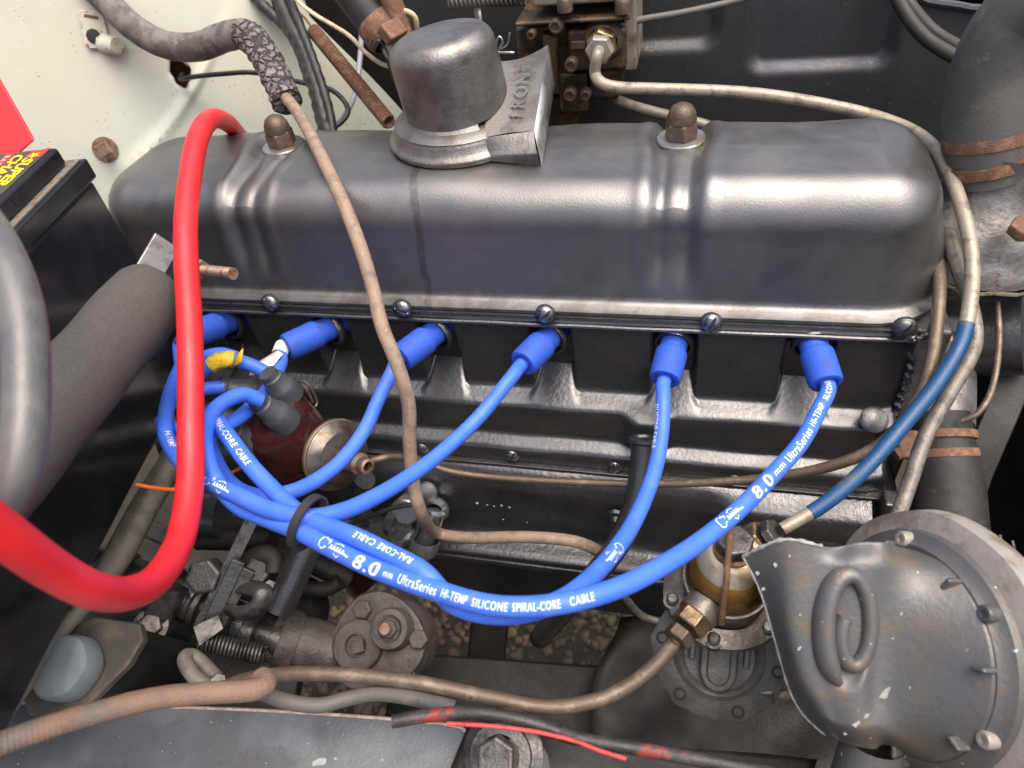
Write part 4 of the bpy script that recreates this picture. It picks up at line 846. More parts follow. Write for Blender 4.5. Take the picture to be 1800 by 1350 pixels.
MB().lathe([(0, -.006), (.046, -.006), (.0465, -.004), (.0465, -.0005), (.045, .0005), (.030, .001), (0, .001)], bo, Bn, 72, mod=lambda a, h: 1+.05*max(0, math.cos(6*a+.5))**4-.02).build('mounting_flange', 'pump_base', pm)
R = frame(Bn)
MB().lathe([(.031, .0), (.030, .004), (.027, .0055), (.025, .004), (.0235, .002), (0, .002)], bo, Bn, 48).build('ring_rib', 'pump_base', pm)
dshape = [(-.0125, .022), (.0125, .022), (.0125, -.010)]+[(.0125*math.cos(a), -.010-.014*math.sin(a)) for a in [math.pi*i/12 for i in range(1, 12)]]+[(-.0125, -.010)]
MB().prism(dshape, bo, R, .008).build('lever_housing', 'pump_base', pm, bevel=.002)
MB().prism([(u*.62, v_*.62-.004) for u, v_ in dshape], bo+Bn*.007, R, .0035).build('lever_pad', 'pump_base', pm, bevel=.0015)
MB().box(bo+Bn*.011+R[1]*.009, (.011, .008, .006), R).build('lever_pivot', 'pump_alloy', pm, bevel=.001)
for s_ in (-1, 1): MB().box(bo+Bn*.004+R[0]*.018*s_+R[1]*.010, (.004, .03, .007), R).build('rib', 'pump_base', pm, bevel=.0012)
for k in range(6):
    a = -math.pi/2+math.pi/3*k+.4; MB().lathe([(.0045, 0), (.0045, .0008), (.003, .0008), (.0028, -.001)], bo+(R[0]*math.cos(a)+R[1]*math.sin(a))*.0395+Bn*.0005, Bn, 14).build('rivet', 'grimy_black', pm)
MB().tube([bo-Bn*.004, bo-Bn*.03+V((0, .04, -.01))], .024, 24).build('pump_neck', 'pump_base', pm)
# unions
ua, ub = at(1236, 1068, d=.462), at(1205, 1105, d=.455); ax = (ub-ua).normalized()
MB().tube([ua-ax*.012, ua+ax*.008], .0125, 20).build('inlet_boss', 'pump_alloy', pm)
MB().hexa(ua+ax*.006, ax, .0118, .012).build('brass_union', 'brass', pm, bevel=.0008); MB().hexa(ua+ax*.021, ax, .0092, .008).build('union_nut', 'old_bronze', pm, bevel=.0008)
oa, ob = at(1322, 950, d=.47), at(1372, 930, d=.455); ax2 = (ob-oa).normalized()
MB().hexa(oa, ax2, .0112, .010).build('brass_union', 'brass', pm, bevel=.0008); MB().hexa(oa+ax2*.013, ax2, .0092, .006).build('union_nut', 'grimy_steel', pm, bevel=.0008)
cable('fuel_supply_pipe', 'brown steel fuel supply pipe sweeping from the pump along the chassis', 'pipe', [ua+ax*.026, (1185, 1130, .455), (1150, 1170, .455), (1100, 1208, .455), (1040, 1233, .455), (960, 1243, .455), (860, 1226, .457), (740, 1201, .462), (620, 1187, .467), (520, 1184, .472), (445, 1192, .478), (390, 1210, .485)], .0048, 'pipe_copper')
cable('drain_pipe', 'thin grey pipe curving out from the sump to the fuel pump', 'pipe', [at(1085, 1030, y=-.10), at(1100, 1052, y=-.10), at(1130, 1083, y=-.10), at(1172, 1095, y=-.10)], .0034, 'pipe_grey')
br = thing('brake_line', 'short brake pipe with hexagon union between pump and horn', 'pipe', at(1365, 1220, d=.50))
MB().tube([at(1335, 1216, d=.50), at(1400, 1224, d=.49)], .0038, 12).build('pipe', 'pipe_grey', br); MB().hexa(at(1337, 1216, d=.497), (at(1400, 1224, d=.49)-at(1335, 1216, d=.50)),   .0072, .009).build('union', 'grimy_steel', br, bevel=.0006)

# ================================================================== BATTERY (left)
BL = V((.181, -.983, 0)).normalized(); BW = V((-.983, -.181, 0)).normalized(); BZ = V((0, 0, 1))
T0 = at(153, 277, d=.535)
bat = thing('car_battery', 'black car battery with yellow lettered label on its lid, at left', 'battery', T0+BW*.085+BL*.14-BZ*.215)
RB = (-BW, BL, BZ)
def bbox(l0, l1, w0_, w1_, z0, z1): 
    c_ = T0+BL*((l0+l1)/2)+BW*((w0_+w1_)/2)+BZ*((z0+z1)/2); return MB().box(c_, (abs(w1_-w0_), abs(l1-l0), abs(z1-z0)), RB)
bbox(0.003, .355, .003, .175, -.203, -.016).build('case', 'battery_case', bat, bevel=.003)
bbox(0, .358, 0, .178, -.0155, 0).build('case_rim', 'battery_case', bat, bevel=.0018, bseg=3)
bbox(.0035, .354, .0035, .174, .0002, .0012).build('dust_ledge', 'dust_ledge', bat)
bbox(.011, .346, .0085, .167, .0014, .0152).build('lid', 'battery_case', bat, bevel=.003, bseg=3)
lz = .0158
lab = bbox(.015, .34, .0125, .161, .0149, lz).build('label_sheet', 'battery_top', bat)
def lp_(l, w_): return T0+BL*l+BW*w_+BZ*lz
TR = (BL, -BW, BZ)
flat_text('SUPER', .0125, lp_(.027, .0245), TR, 'lettering', 'label_yellow', lab, bold=.03, shear=.35, sx=1.12)
flat_text('CHARGE', .0125, lp_(.019, .0360), TR, 'lettering', 'label_yellow', lab, bold=.03, shear=.35, sx=1.12)
MB().prism([(0, 0), (.085, 0), (.085, .0058), (.002, .0058)], lp_(.017, .0440), TR, .0003).build('red_band', 'label_red', lab)
flat_text('BATTERIES', .006, lp_(.020, .0432), TR, 'lettering', 'label_pink', lab, bold=.01, shear=.2, h=.0006, spacing=1.5)
MB().prism([(0, .000), (.011, .000), (.009, .0125), (-.004, .0125)], lp_(.0175, .0250), TR, .0002).build('red_flash', 'label_red', lab)
star = [((.0048 if i % 2 == 0 else .002)*math.cos(math.pi*i/5), (.0048 if i % 2 == 0 else .002)*math.sin(math.pi*i/5)) for i in range(10)]
MB().prism(star, lp_(.0240, .0195), TR, .0005).build('star', 'label_yellow', lab)
bbox(.078, .105, .0185, .036, lz, lz+.0003).build('white_panel', 'label_white', lab)
bbox(.066, .078, .0080, .014, .006, .0110).build('lid_vent', 'grimy_black', bat)
rt = thing('terminal_cover', 'bright red plastic cover behind the battery at the left edge', 'terminal cover', at(10, 236, d=.60))
q = [at(-120, -60, d=.62), at(-40, 60, d=.62), at(0, 137, d=.615), at(62, 246, d=.61), at(0, 300, d=.61), at(-140, 300, d=.61)]
nn = TOCAM(q[2]); MB().add(q+[p_-nn*.02 for p_ in q], [(0, 1, 2, 3, 4, 5), (11, 10, 9, 8, 7, 6)]+[(i, i+6, (i+1) % 6+6, (i+1) % 6) for i in range(6)]).build('cover', 'red_plastic', rt, bevel=.002)
# foam wrapped clamp bar
fb = thing('battery_clamp_bar', 'battery clamp bar wrapped in grey foam with a galvanised tip', 'clamp bar', at(270, 500, d=.49))
f0, f1 = at(262, 522, d=.482), at(-90, 935, d=.345); f1 = f1+(f1-f0)*.35; fd = (f1-f0).normalized()
fpth = [f0-fd*.010, f0-fd*.009, f0-fd*.006, f0]+[f0.lerp(f1, i/24) for i in range(1, 25)]
MB().tube(fpth, [.012, .0185, .0220, .0238]+[.0243+.0005*math.sin(i*1.1) for i in range(24)], 40, mod=lambda L, a: .012*math.sin(2*a+1)+.006*math.sin(L*60)).build('foam_sleeve', 'foam', fb)
ta_, tb_ = at(262, 478, d=.488), at(293, 424, d=.50); tn = (tb_-ta_).normalized(); RT = frame(tn, TOCAM(ta_)+V((.5, 0, 0)))
MB().prism([(-.009, -.0015), (.009, -.0015), (.009, .0015), (-.009, .0015)], ta_-tn*.02, RT, (tb_-ta_).length+.02).build('galvanised_strip', 'galvanised', fb, bevel=.0006)
# heavy cables
cable('battery_lead', 'thick bright red battery cable looping in front of the engine', 'battery cable', [(440, 262, .72), (418, 235, .69), (398, 215, .63), (372, 209, .575), (350, 238, .535), (336, 300, .51), (327, 390, .485), (328, 470, .47), (333, 560, .455), (335, 660, .443), (335, 760, .435), (334, 850, .42), (318, 945, .395), (278, 1015, .358), (225, 1043, .327), (165, 1038, .300), (95, 1003, .278), (0, 935, .252), (-110, 850, .235), (-300, 720, .235), T0+BL*.335+BW*.075+BZ*.045, T0+BL*.33+BW*.10+BZ*.024], .0078, 'red_cable', n=12, seg=28)
cable('battery_lead', 'thick shiny dark grey battery cable bending down the left edge', 'battery cable', [T0+BL*.165+BW*.085+BZ*.022, T0+BL*.185+BW*.075+BZ*.045, (-110, 300, .335), (-50, 365, .312), (5, 450, .295), (38, 555, .285), (46, 680, .278), (38, 790, .272), (0, 890, .268), (-60, 960, .262), (-170, 1080, .27), (-300, 1250, .32)], .0085, 'grey_cable', n=12, seg=28)
cable('orange_wire', 'thin orange wire poking out between battery and red cable', 'wire', [(240, 852, .50), (275, 858, .50), (318, 860, .50), (360, 850, .52), (400, 834, .56), (424, 822, .58), (440, 812, .60)], .0014, 'wire_orange')
ct = thing('steering_column_tube', 'dusty tan tube slanting down beside the battery to the chassis', 'tube', at(20, 1235, d=.50))
MB().tube(spline([(318, 770, .66), (300, 815, .64), (255, 890, .60), (203, 985, .56), (152, 1055, .53), (98, 1120, .51), (46, 1195, .49), (0, 1262, .475)], 8), lambda t: .0115-.005*smooth(.35, .65, t), 24).build('tube', 'column_tan', ct)

# ================================================================== STEERING GEAR and gear linkage (lower left)
sb = thing('steering_box', 'grimy cast steering box with bolted top cover, low in the bay', 'steering box', at(680, 1180, d=.68))
sn = V((.02, -.45, .90)).normalized(); sc_ = at(660, 1128, d=.632); R = frame(sn, V((0, 1, 0)))
outl = []
for i in range(40):
    a = 2*math.pi*i/40; r_ = .0425*(1+.05*math.cos(3*a+.4)+.04*math.cos(2*a-1)); outl.append((r_*math.cos(a), r_*math.sin(a)))
MB().prism(outl, sc_-sn*.009, R, .009).build('top_cover', 'steer_cast', sb, bevel=.0015)
MB().lathe([(.040, -.009), (.043, -.016), (.040, -.06)], sc_, sn, 36).build('gear_case', 'steer_cast', sb)
def sp_(px, py, off): 
    r = ray(px, py); t = (sc_+sn*off-CAM).dot(sn)/r.dot(sn); return CAM+r*t
MB().lathe([(.0225, -.001), (.0222, .0075), (.0205, .009), (.010, .009), (.0095, .0055), (0, .0055)], sp_(632, 1135, 0), sn, 36).build('boss', 'steer_cast', sb)
MB().box(sp_(632, 1137, .009), (.0105, .0105, .011), (R[0]*.92+R[1]*.38, R[1]*.92-R[0]*.38, sn)).build('filler_plug', 'steer_cast', sb, bevel=.0008)
bb = sp_(694, 1106, 0); MB().lathe([(.0185, -.001), (.0178, .013), (.0165, .0155), (.012, .016), (.009, .0135), (0, .0135)], bb, sn, 36).build('adjuster_boss', 'steer_cast', sb)
MB().hexa(bb+sn*.014, sn, .0085, .005).build('lock_nut', 'steer_cast', sb); MB().tube([bb+sn*.014, bb+sn*.026], .0048, 14).build('adjuster_screw', 'rust_stud', sb)
for (px, py) in ((640, 1072), (738, 1124)): MB().hexa(sp_(px, py, 0), sn, .0088, .007).build('cover_bolt', 'steer_cast', sb, bevel=.0008)
flat_text('BURMAN', .0072, sp_(680, 1162, .0), (R[0]*.94-R[1]*.34, R[1]*.94+R[0]*.34, sn), 'lettering', 'steer_cast', sb, bold=.0, h=.0011, spacing=1.1)
MB().tube([at(605, 1150, d=.655), at(480, 1118, d=.645)], .024, 28).build('column_housing', 'steer_cast', sb)
MB().lathe([(.0265, -.004), (.0275, 0), (.0265, .012)], at(500, 1124, d=.645), (at(605, 1150, d=.655)-at(480, 1118, d=.645)), 32).build('housing_ring', 'steer_cast', sb)
gl = thing('gear_linkage', 'oily gear change linkage of levers, clamps and spring under the red cable', 'linkage', at(380, 1120, d=.66))
s0_, s1_ = at(175, 985, d=.65), at(500, 1128, d=.635); sa = (s1_-s0_).normalized()
MB().tube([s0_, s1_], .0155, 28).build('shaft', 'grimy_steel', gl)
for (px, py, d_, r_, h_, m_n) in ((205, 1000, .645, .019, .022, 'rust'), (290, 1035, .64, .0215, .016, 'grimy_steel'), (330, 1058, .637, .0175, .016, 'bright_steel'), (352, 1068, .636, .0190, .006, 'grimy_steel'), (405, 1090, .634, .0180, .012, 'grimy_steel'), (428, 1098, .633, .0165, .012, 'bright_steel'), (445, 1108, .632, .021, .012, 'grimy_steel')):
    MB().lathe([(0, -h_/2), (r_*.95, -h_/2), (r_, -h_/2+.001), (r_, h_/2-.001), (r_*.95, h_/2), (0, h_/2)], at(px, py, d=d_), sa, 32).build('collar', m_n, gl)
cl0, cl1 = at(300, 1030, d=.615), at(268, 1105, d=.61)
MB().tube([cl0, cl0.lerp(cl1, .6), cl1], [.016, .014, .0135], 14).build('clamp_arm', 'grimy_steel', gl)
nb = TOCAM(cl1)+V((0, 0, .4)); nb.normalize(); MB().lathe([(.0152, -.010), (.0155, .006), (.0150, .0125), (.0140, .0138), (0, .0138)], cl1, nb, 24).build('clamp_eye', 'grimy_steel', gl); MB().hexa(cl1+nb*.0135, nb, .0105, .006).build('clamp_bolt', 'grimy_steel', gl, bevel=.0008)
for (pa, pb) in (((447, 905, .605), (352, 1100, .60)), ((420, 985, .595), (368, 1098, .595)), ((438, 1000, .60), (385, 1095, .60))):
    a_, b_ = at(*pa), at(*pb); n_ = (b_-a_).normalized(); MB().prism([(-.0055, -.0028), (.0055, -.0028), (.0055, .0028), (-.0055, .0028)], a_, frame(n_, TOCAM(a_)), (b_-a_).length).build('lever', 'grimy_steel', gl, bevel=.0008)
MB().prism([(-.012, -.006), (.010, -.008), (.014, .004), (-.006, .010)], at(364, 1108, d=.584), frame(TOCAM(at(366, 1106, d=.6))), .003).build('lever_foot', 'grimy_steel', gl, bevel=.0008)
MB().tube(spline([(402, 1072, .60), (428, 1078, .593), (456, 1064, .59), (462, 1042, .59), (448, 1034, .595), (425, 1032, .605)], 8), .0085, 12, oval=.6).build('selector_hook', 'grimy_steel', gl)
MB().box(at(448, 1022, d=.615), (.030, .026, .022), (*frame(sa)[:2], sa)).build('selector_block', 'grimy_steel', gl, bevel=.003)
MB().hexa(at(474, 1032, d=.60), TOCAM(at(474, 1032, d=.6)), .0065, .006).build('block_bolt', 'grimy_steel', gl, bevel=.0006)
MB().hexa(at(372, 1010, d=.615), (.2, -.5, .7), .0155, .020).build('shaft_nut', 'grimy_steel', gl, bevel=.002)
MB().tube(spline([(430, 990, .625), (462, 975, .622), (482, 985, .62), (480, 1010, .615)], 8), .0088, 16).build('bent_pipe', 'rubber', gl)
a_, b_ = at(352, 1126, d=.59), at(462, 1152, d=.595); n_ = (b_-a_).normalized(); R = frame(n_)
MB().tube([a_.lerp(b_, i/(17*12))+(R[0]*math.cos(2*math.pi*i/12)+R[1]*math.sin(2*math.pi*i/12))*.0072 for i in range(205)], .0013, 6).build('spring', 'grimy_steel', gl)
MB().tube(spline([(340, 1118, .59), (348, 1124, .588), (336, 1132, .59), (350, 1130, .59)], 6), .0022, 8).build('spring_eye', 'grimy_black', gl)
MB().tube([at(548, 945, d=.60), at(490, 1072, d=.60)], .0125, 24).build('column_rod', 'black_paint', gl)
MB().tube([at(400, 905, d=.66), at(330, 900, d=.67)], .022, 24).build('starter_end', 'black_paint', gl); MB().tube([at(350, 948, d=.67), at(480, 950, d=.65)], .010, 16).build('cross_tube', 'grimy_black', gl)
MB().tube([at(540, 985, d=.66), at(610, 1018, d=.68)], .010, 16).build('track_arm', 'grimy_black', gl)
MB().tube(spline([at(500, 1032, d=.66), at(570, 1036, d=.66), at(598, 1022, d=.66)], 6), .007, 14).build('track_rod', 'grimy_black', gl)
MB().lathe([(.035, 0), (.036, .02), (.03, .03), (0, .032)], at(520, 1075, d=.70), V((0, -.4, 1)), 28).build('ball_housing', 'grimy_black', gl)
lb_ = thing('bracket_loop', 'pale bent metal loop standing behind the rusty conduit', 'bracket', at(370, 1210, d=.50))
MB().tube(spline([(398, 1212, .50), (352, 1198, .50), (328, 1170, .505), (326, 1155, .51), (338, 1153, .515), (358, 1168, .515), (385, 1198, .51)], 8), .0052, 14).build('loop', 'column_tan', lb_)
MB().hexa(at(384, 1198, d=.50), TOCAM(at(384, 1198, d=.5)), .006, .006).build('nut', 'grimy_steel', lb_, bevel=.0006)
cable('oil_filter_shell', 'dull red rounded casing low under the blue leads', 'casing', [at(640, 975, y=-.02), at(650, 1000, y=-.03), at(662, 1015, y=-.035)], .035, 'distributor_cap')
# brake fluid reservoir
rv = thing('fluid_reservoir', 'fluid reservoir with a big grey plastic screw cap, bottom left', 'reservoir', at(130, 1230, d=.54))
rn = V((.06, -.30, .95)).normalized(); rc_ = at(130, 1176, d=.51); R = frame(rn, V((0, 1, 0)))
MB().lathe([(.0218, 0), (.0224, .002), (.0220, .012), (.0200, .0165), (.014, .018), (0, .0185)], rc_, rn, 40, mod=lambda a, h: 1+.018*math.cos(6*a)+.006*math.cos(18*a)).build('cap', 'reservoir_cap', rv)
MB().prism([(-.036, -.020), (-.022, -.034), (.012, -.034), (.038, .010), (.042, .028), (.034, .038), (-.004, .036), (-.030, .018)], rc_-rn*.010, R, .008).build('top_plate', 'reservoir_body', rv, bevel=.002)
MB().prism([(u*.92, v_*.92) for u, v_ in [(-.036, -.020), (-.022, -.034), (.012, -.034), (.038, .010), (.042, .028), (.034, .038), (-.004, .036), (-.030, .018)]], rc_-rn*.08, R, .069).build('body', 'grimy_black', rv, bevel=.002)

# ================================================================== NEAR CHASSIS LEDGE (bottom)
ldg = thing('chassis_ledge', 'flat dark grey painted chassis ledge along the bottom edge, paint chipped', 'chassis', at(400, 1290, z=-.16))
LZ = -.150
edge = spline([at(-260, 1232, z=LZ), at(0, 1236, z=LZ), at(250, 1243, z=LZ), at(450, 1250, z=LZ), at(640, 1262, z=LZ), at(790, 1276, z=LZ), at(822, 1290, z=LZ)], 10)
def lfn(u, v):
    i = min(int(u*(len(edge)-1)), len(edge)-2); f = u*(len(edge)-1)-i; p = edge[i].lerp(edge[i+1], f); e = max(0, (u-.86)/.14)
    if v < .15: return p+V((0, .0005, -.40*(1-v/.15)))  # unseen wall below the edge, added to block light and darken the bay
    t = (v-.15)/.85; sag = -.004*smooth(0, .12, t)+.002*math.sin(p.x*15)*t-.012*t*t
    return p+V((-.012*t*e, -.30*t, sag))
MB().grid(lfn, 60, 40).build('ledge_sheet', 'rail_grey', ldg, solid=.0015, angle=50)
MB().tube([p_+V((0, .0004, .0006)) for p_ in edge], .0012, 6).build('worn_edge', 'edge_worn', ldg)
for (px, py, s_, st_) in ((562, 1340, .0055, 2.2), (675, 1300, .005, 1.2), (668, 1293, .0032, 1.), (676, 1320, .0025, 1.5), (390, 1272, .0025, 1.3), (590, 1334, .002, 1), (445, 1276, .0018, 1)):
    c_ = at(px, py, z=LZ-.0035); n_ = 11; pts = []
    for i in range(n_):
        a = 2*math.pi*i/n_; r_ = s_*rng.uniform(.6, 1.1); pts.append((math.cos(a)*r_*st_*.6, math.sin(a)*r_*.6))
    MB().prism(pts, c_, (V((.95, .3, 0)), V((-.3, .95, 0)), V((0, 0, 1))), .0006).build('paint_chip', 'chip_edge', ldg)
mt = thing('engine_mount', 'oily engine mounting bracket with one big hexagon bolt, bottom centre', 'engine mount', at(880, 1345, d=.45))
mc = at(878, 1330, d=.425)
MB().grid(lambda u, v_: at(822-85*v_+613*u, 1280+58*u+220*v_, d=.468-.045*v_-.02*u)+V((0, 0, .004*math.sin(u*9)*math.sin(v_*5)-.0)), 40, 20).build('bracket_plate', 'grimy_black', mt, solid=.003)
mn = V((-.05, -.45, .9)).normalized()
MB().lathe([(.026, -.012), (.025, -.004), (.019, 0), (.0185, .003), (.012, .0035)], mc-mn*.004, mn, 32).build('washer', 'grimy_steel', mt)
MB().hexa(mc, mn, .0125, .010, V((.4, 1, 0))).build('bolt', 'grimy_steel', mt, bevel=.001)
MB().lathe([(.017, -.02), (.017, .004), (.013, .006), (0, .006)], at(915, 1345, d=.43), V((.3, -.5, .8)), 24).build('rubber_block', 'reservoir_body', mt)
bhd = MB().box((-.80, -.15, -.22), (.01, 1.0, .62)).build('bulkhead', 'grimy_black', bevel=.004); tag(bhd, 'dark bulkhead wall added behind the battery to keep light out of the bay', 'body panel')  # wall added to cut the light reaching the depths under the engine
cd_ = thing('spiral_conduit', 'rusty spiral wound metal conduit lying along the ledge at bottom left', 'conduit', at(200, 1250, d=.39))
cpth = spline([(-70, 1330, .355), (0, 1307, .365), (90, 1276, .378), (180, 1250, .39), (265, 1229, .40), (350, 1219, .41), (430, 1215, .418), (462, 1208, .424), (468, 1198, .43), (460, 1190, .436)], 60)
MB().tube(cpth, .0062, 20, mod=lambda L, a: .022*math.sin(L*2400+a)*(.5+.5*math.sin(L*37+1))+.01*math.sin(L*300+2*a)).build('conduit', 'conduit_rust', cd_, angle=70)
cable('brake_hose', 'dark dusty hose snaking behind the rusty conduit along the ledge', 'hose', [(455, 1215, .45), (500, 1232, .455), (560, 1240, .46), (610, 1228, .465), (660, 1219, .465), (720, 1226, .46), (800, 1244, .455)], .0048, 'rubber_dusty')
rs = thing('chassis_loom', 'black sheathed loom worn through to red, running along the ledge at bottom', 'wiring loom', at(1000, 1300, d=.43))
lpth = spline([(690, 1268, .432), (790, 1254, .432), (870, 1256, .43), (950, 1275, .428), (1020, 1299, .425), (1110, 1314, .42), (1220, 1334, .415), (1330, 1354, .408), (1420, 1372, .40)], 12)
def worn(c, cur):
    m1 = c['ramp'](c['noise'](60, 5), .59, .66); return c['mixc'](m1, cur, (.22, .03, .022))
mat('loom_worn', (.025, .024, .024), .5, 0, (.045, .042, .04), (60, .4, .6), bump=.6, bscale=500, extra=worn)
MB().tube(lpth, .0040, 18, mod=lambda L, a: .03*math.sin(L*180+a)).build('sheath', 'loom_worn', rs)
MB().tube(lpth[42:48], .0047, 18).build('tape_band', 'rubber', rs)
MB().tube(spline([(786, 1272, .425), (860, 1276, .422), (940, 1286, .42), (1008, 1302, .417), (1050, 1318, .415), (1100, 1334, .413)], 8), .0013, 8).build('red_wire', 'wire_red', rs)
# lower dark chassis members seen in the gaps
cm = thing('crossmember', 'black oily crossmember and sump guard deep in the shadows under the engine', 'crossmember', V((.05, -.05, -.55)))
def bar(pa, pb, w_, h_, m_='grimy_black', nm='beam'):
    a_, b_ = P(pa), P(pb); n_ = (b_-a_).normalized(); R = frame(n_, TOCAM(a_)); MB().prism([(-w_/2, -h_/2), (w_/2, -h_/2), (w_/2, h_/2), (-w_/2, h_/2)], a_, R, (b_-a_).length).build(nm, m_, cm, bevel=.004)
bar((872, 985, .86), (845, 1260, .86), .045, .03)
bar((690, 1205, .80), (1080, 1235, .76), .07, .03)
MB().grid(lambda u, v_: at(1050+40*smooth(.3, 0, v_)-30*v_+1000*u, 1085+420*v_, d=.74-.12*v_-.02*u)+V((0, 0, .006*math.sin(u*20+v_*9))), 40, 30).build('sump_guard', 'grimy_black', cm, solid=.003)
bar((60, 1240, .62), (520, 1260, .62), .10, .02)
bar((240, 920, .80), (330, 960, .78), .02, .02, 'steer_cast', 'brace')
bar((-100, 1000, .80), (460, 1180, .80), .09, .03); bar((60, 1080, .72), (330, 1190, .70), .07, .03)

# ================================================================== HORN (bottom right)
hn = thing('snail_horn', 'big dusty black snail horn with spiral casing and pale rim, bottom right', 'horn', at(1640, 1330, d=.36))
ha = (RC @ V((-.95, .10, .28))).normalized()        # axis of the casing, out of the visible face
hc_ = at(1606, 1138, d=.405); R = frame(ha, RC @ V((0, 1, 0)))
MB().lathe([(.068, -.022), (.0765, -.018), (.0775, -.012), (.0765, -.003), (.064, .001), (.055, .001)], hc_, ha, 72, mod=lambda a, h: 1+.006*math.sin(9*a)).build('rim', 'horn_rim', hn)
MB().lathe([(0, -.05), (.03, -.048), (.058, -.036), (.068, -.022)], hc_, ha, 56).build('diaphragm_cover', 'horn_rim', hn)
MB().lathe([(.0665, -.001), (.0650, .004), (.0610, .006), (.0590, .008), (.0580, .009), (.0500, .008), (0, .006)], hc_, ha, 80, mod=lambda a, h: 1+.02*math.sin(3*a)*smooth(.008, .03, h)).build('casing', 'horn_paint', hn)
# folded snail shell: rows from top to bottom, columns from the free left edge over the fold and the spiral face to the shoulder
cz = lambda q: (1130+q[0]*.3776, 840+q[1]*.3776)
ROW = [[(465, 365), (655, 288), (870, 322), (1015, 298), (1150, 302), (1400, 345)],
       [(545, 525), (668, 470), (860, 470), (1010, 480), (1160, 490), (1490, 520)],
       [(610, 740), (685, 700), (850, 720), (1010, 720), (1165, 730), (1530, 760)],
       [(680, 980), (735, 930), (860, 970), (1010, 990), (1150, 990), (1490, 1015)],
       [(750, 1105), (810, 1075), (900, 1110), (1010, 1130), (1130, 1130), (1420, 1160)],
       [(850, 1197), (890, 1205), (940, 1238), (1010, 1255), (1090, 1262), (1300, 1270)]]
DEP = [.404, .386, .381, .376, .377, .402]
def crom(p, t):
    n_ = len(p)-1; i = min(int(t*n_), n_-1); f = t*n_-i; g_ = lambda k: p[max(0, min(n_, k))]
    a, b, c, d = g_(i-1), g_(i), g_(i+1), g_(i+2)
    return .5*((2*b)+(c-a)*f+(2*a-5*b+4*c-d)*f*f+(3*b-a-3*c+d)*f**3)
NET = []
for i, r_ in enumerate(ROW):
    a = math.radians(105-205*i/5); row = [np.array(at(*cz(q), d=DEP[k])) for k, q in enumerate(r_[:5])]
    row.append(np.array(hc_+ha*.009+(R[0]*math.cos(a)+R[1]*math.sin(a))*.0575)); NET.append(row)
NET = np.array(NET)
def shell(u, v_):
    p_ = V(crom(np.array([crom(NET[:, k], v_) for k in range(6)]), u)); vd = -TOCAM(p_)
    edge = smooth(.84, 1, v_)+.55*smooth(.14, 0, v_)*smooth(.30, .5, u); p_ += vd*.016*edge*smooth(.0, .35, u)*smooth(1, .8, u)
    c__ = RC.transposed() @ (p_-CAM); x_, y_ = 900-FPX*c__.x/c__.z, 675+FPX*c__.y/c__.z
    e = ((x_-1489)/46)**2+((y_-1108)/105)**2
    return p_+vd*.004*smooth(1.15, .5, e)      # dished inside the spiral
hsh = MB().grid(shell, 60, 70).build('snail_shell', 'horn_paint', hn, solid=.002, angle=60)
spi = []
for i in range(110):
    t = i/109; a = math.radians(250)-t*math.pi*2*1.35; r_ = 1-.74*smooth(.35, 1., t)
    spi.append(at(1491+44*r_*math.cos(a), 1108-100*r_*math.sin(a), d=.3800-.001*t))
MB().tube(spi, lambda t: (.0066-.0022*t)*smooth(-.06, .08, t), 18, oval=.8).build('spiral_ridge', 'horn_paint', hsh)
le = [shell(0, i/40) for i in range(41)]; te = [shell(i/30*.36, 0) for i in range(31)]
MB().tube(le, .0007, 6, mod=lambda L, a: .5*math.sin(L*900)*math.sin(L*377)).build('chipped_edge', 'chip_edge', hsh); MB().tube(te, .0010, 6, mod=lambda L, a: .5*math.sin(L*800)*math.sin(L*311)).build('chipped_edge', 'chip_edge', hsh)
SHP = [shell(i/40, j/40) for i in range(41) for j in range(41)]
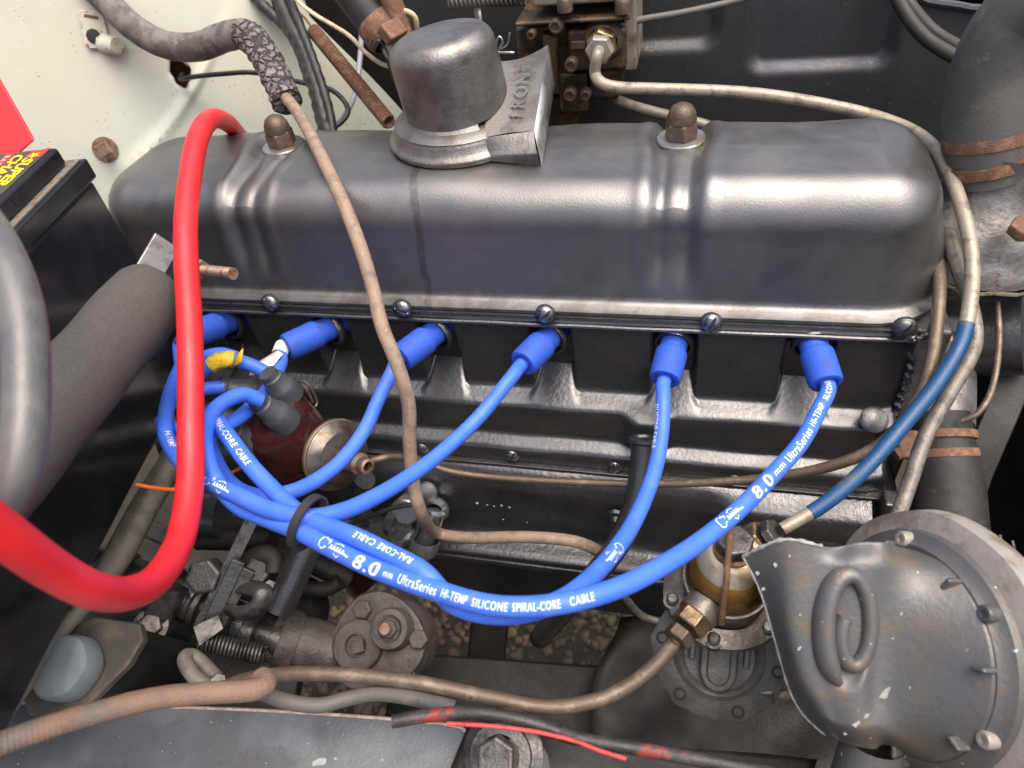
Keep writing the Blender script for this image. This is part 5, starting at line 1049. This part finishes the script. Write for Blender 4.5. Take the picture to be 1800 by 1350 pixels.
for (cx_, cy_, s_) in ((545, 440, .0035), (565, 525, .0025), (605, 400, .0028), (740, 790, .0026), (815, 750, .003), (1120, 1000, .0065), (1195, 640, .0018), (690, 375, .0018), (945, 1190, .002), (1000, 1140, .0035), (1035, 1105, .003), (975, 890, .002), (1060, 560, .0025)):
    x_, y_ = cz((cx_, cy_)); best = min(SHP, key=lambda p_: (lambda c__: (900-FPX*c__.x/c__.z-x_)**2+(675+FPX*c__.y/c__.z-y_)**2)(RC.transposed() @ (p_-CAM)))
    n_ = 9; fr = frame(TOCAM(best)+V((-.25, 0, 0))); pts = [(math.cos(2*math.pi*i/n_)*s_*rng.uniform(.15, .5), math.sin(2*math.pi*i/n_)*s_*rng.uniform(.3, .9)) for i in range(n_)]
    MB().prism(pts, best-fr[2]*.0008, fr, .0012).build('paint_chip', 'chip_edge', hsh)
for k in range(6):
    a = .6+math.pi/3*k; p_ = hc_+(R[0]*math.cos(a)+R[1]*math.sin(a))*.0600+ha*.007
    MB().lathe([(.0045, -.004), (.0045, .003), (.0036, .004), (.002, .004), (.002, .003), (0, .003)], p_, ha, 18).build('rim_screw', 'horn_rim' if k % 2 else 'horn_paint', hn)
for k in range(3):
    a = -1.2+.9*k; p_ = hc_+(R[0]*math.cos(a)+R[1]*math.sin(a))*.0735-ha*.014; MB().box(p_, (.010, .012, .012), ((R[0]*math.cos(a)+R[1]*math.sin(a)), (R[1]*math.cos(a)-R[0]*math.sin(a)), ha)).build('rim_lug', 'horn_rim', hn, bevel=.003)
for k in range(8):
    a = .15+math.pi/4*k; u_ = R[0]*math.cos(a)+R[1]*math.sin(a); w_ = R[1]*math.cos(a)-R[0]*math.sin(a)
    MB().box(hc_+u_*.0545+ha*.013, (.008, .003, .010), (u_, w_, ha)).build('casing_rib', 'horn_paint', hn, bevel=.0015)
MB().lathe([(.016, 0), (.018, .03), (.019, .05)], at(1535, 1300, d=.40), (RC @ V((-.1, -1, -.2))), 24).build('trumpet_neck', 'horn_paint', hn)
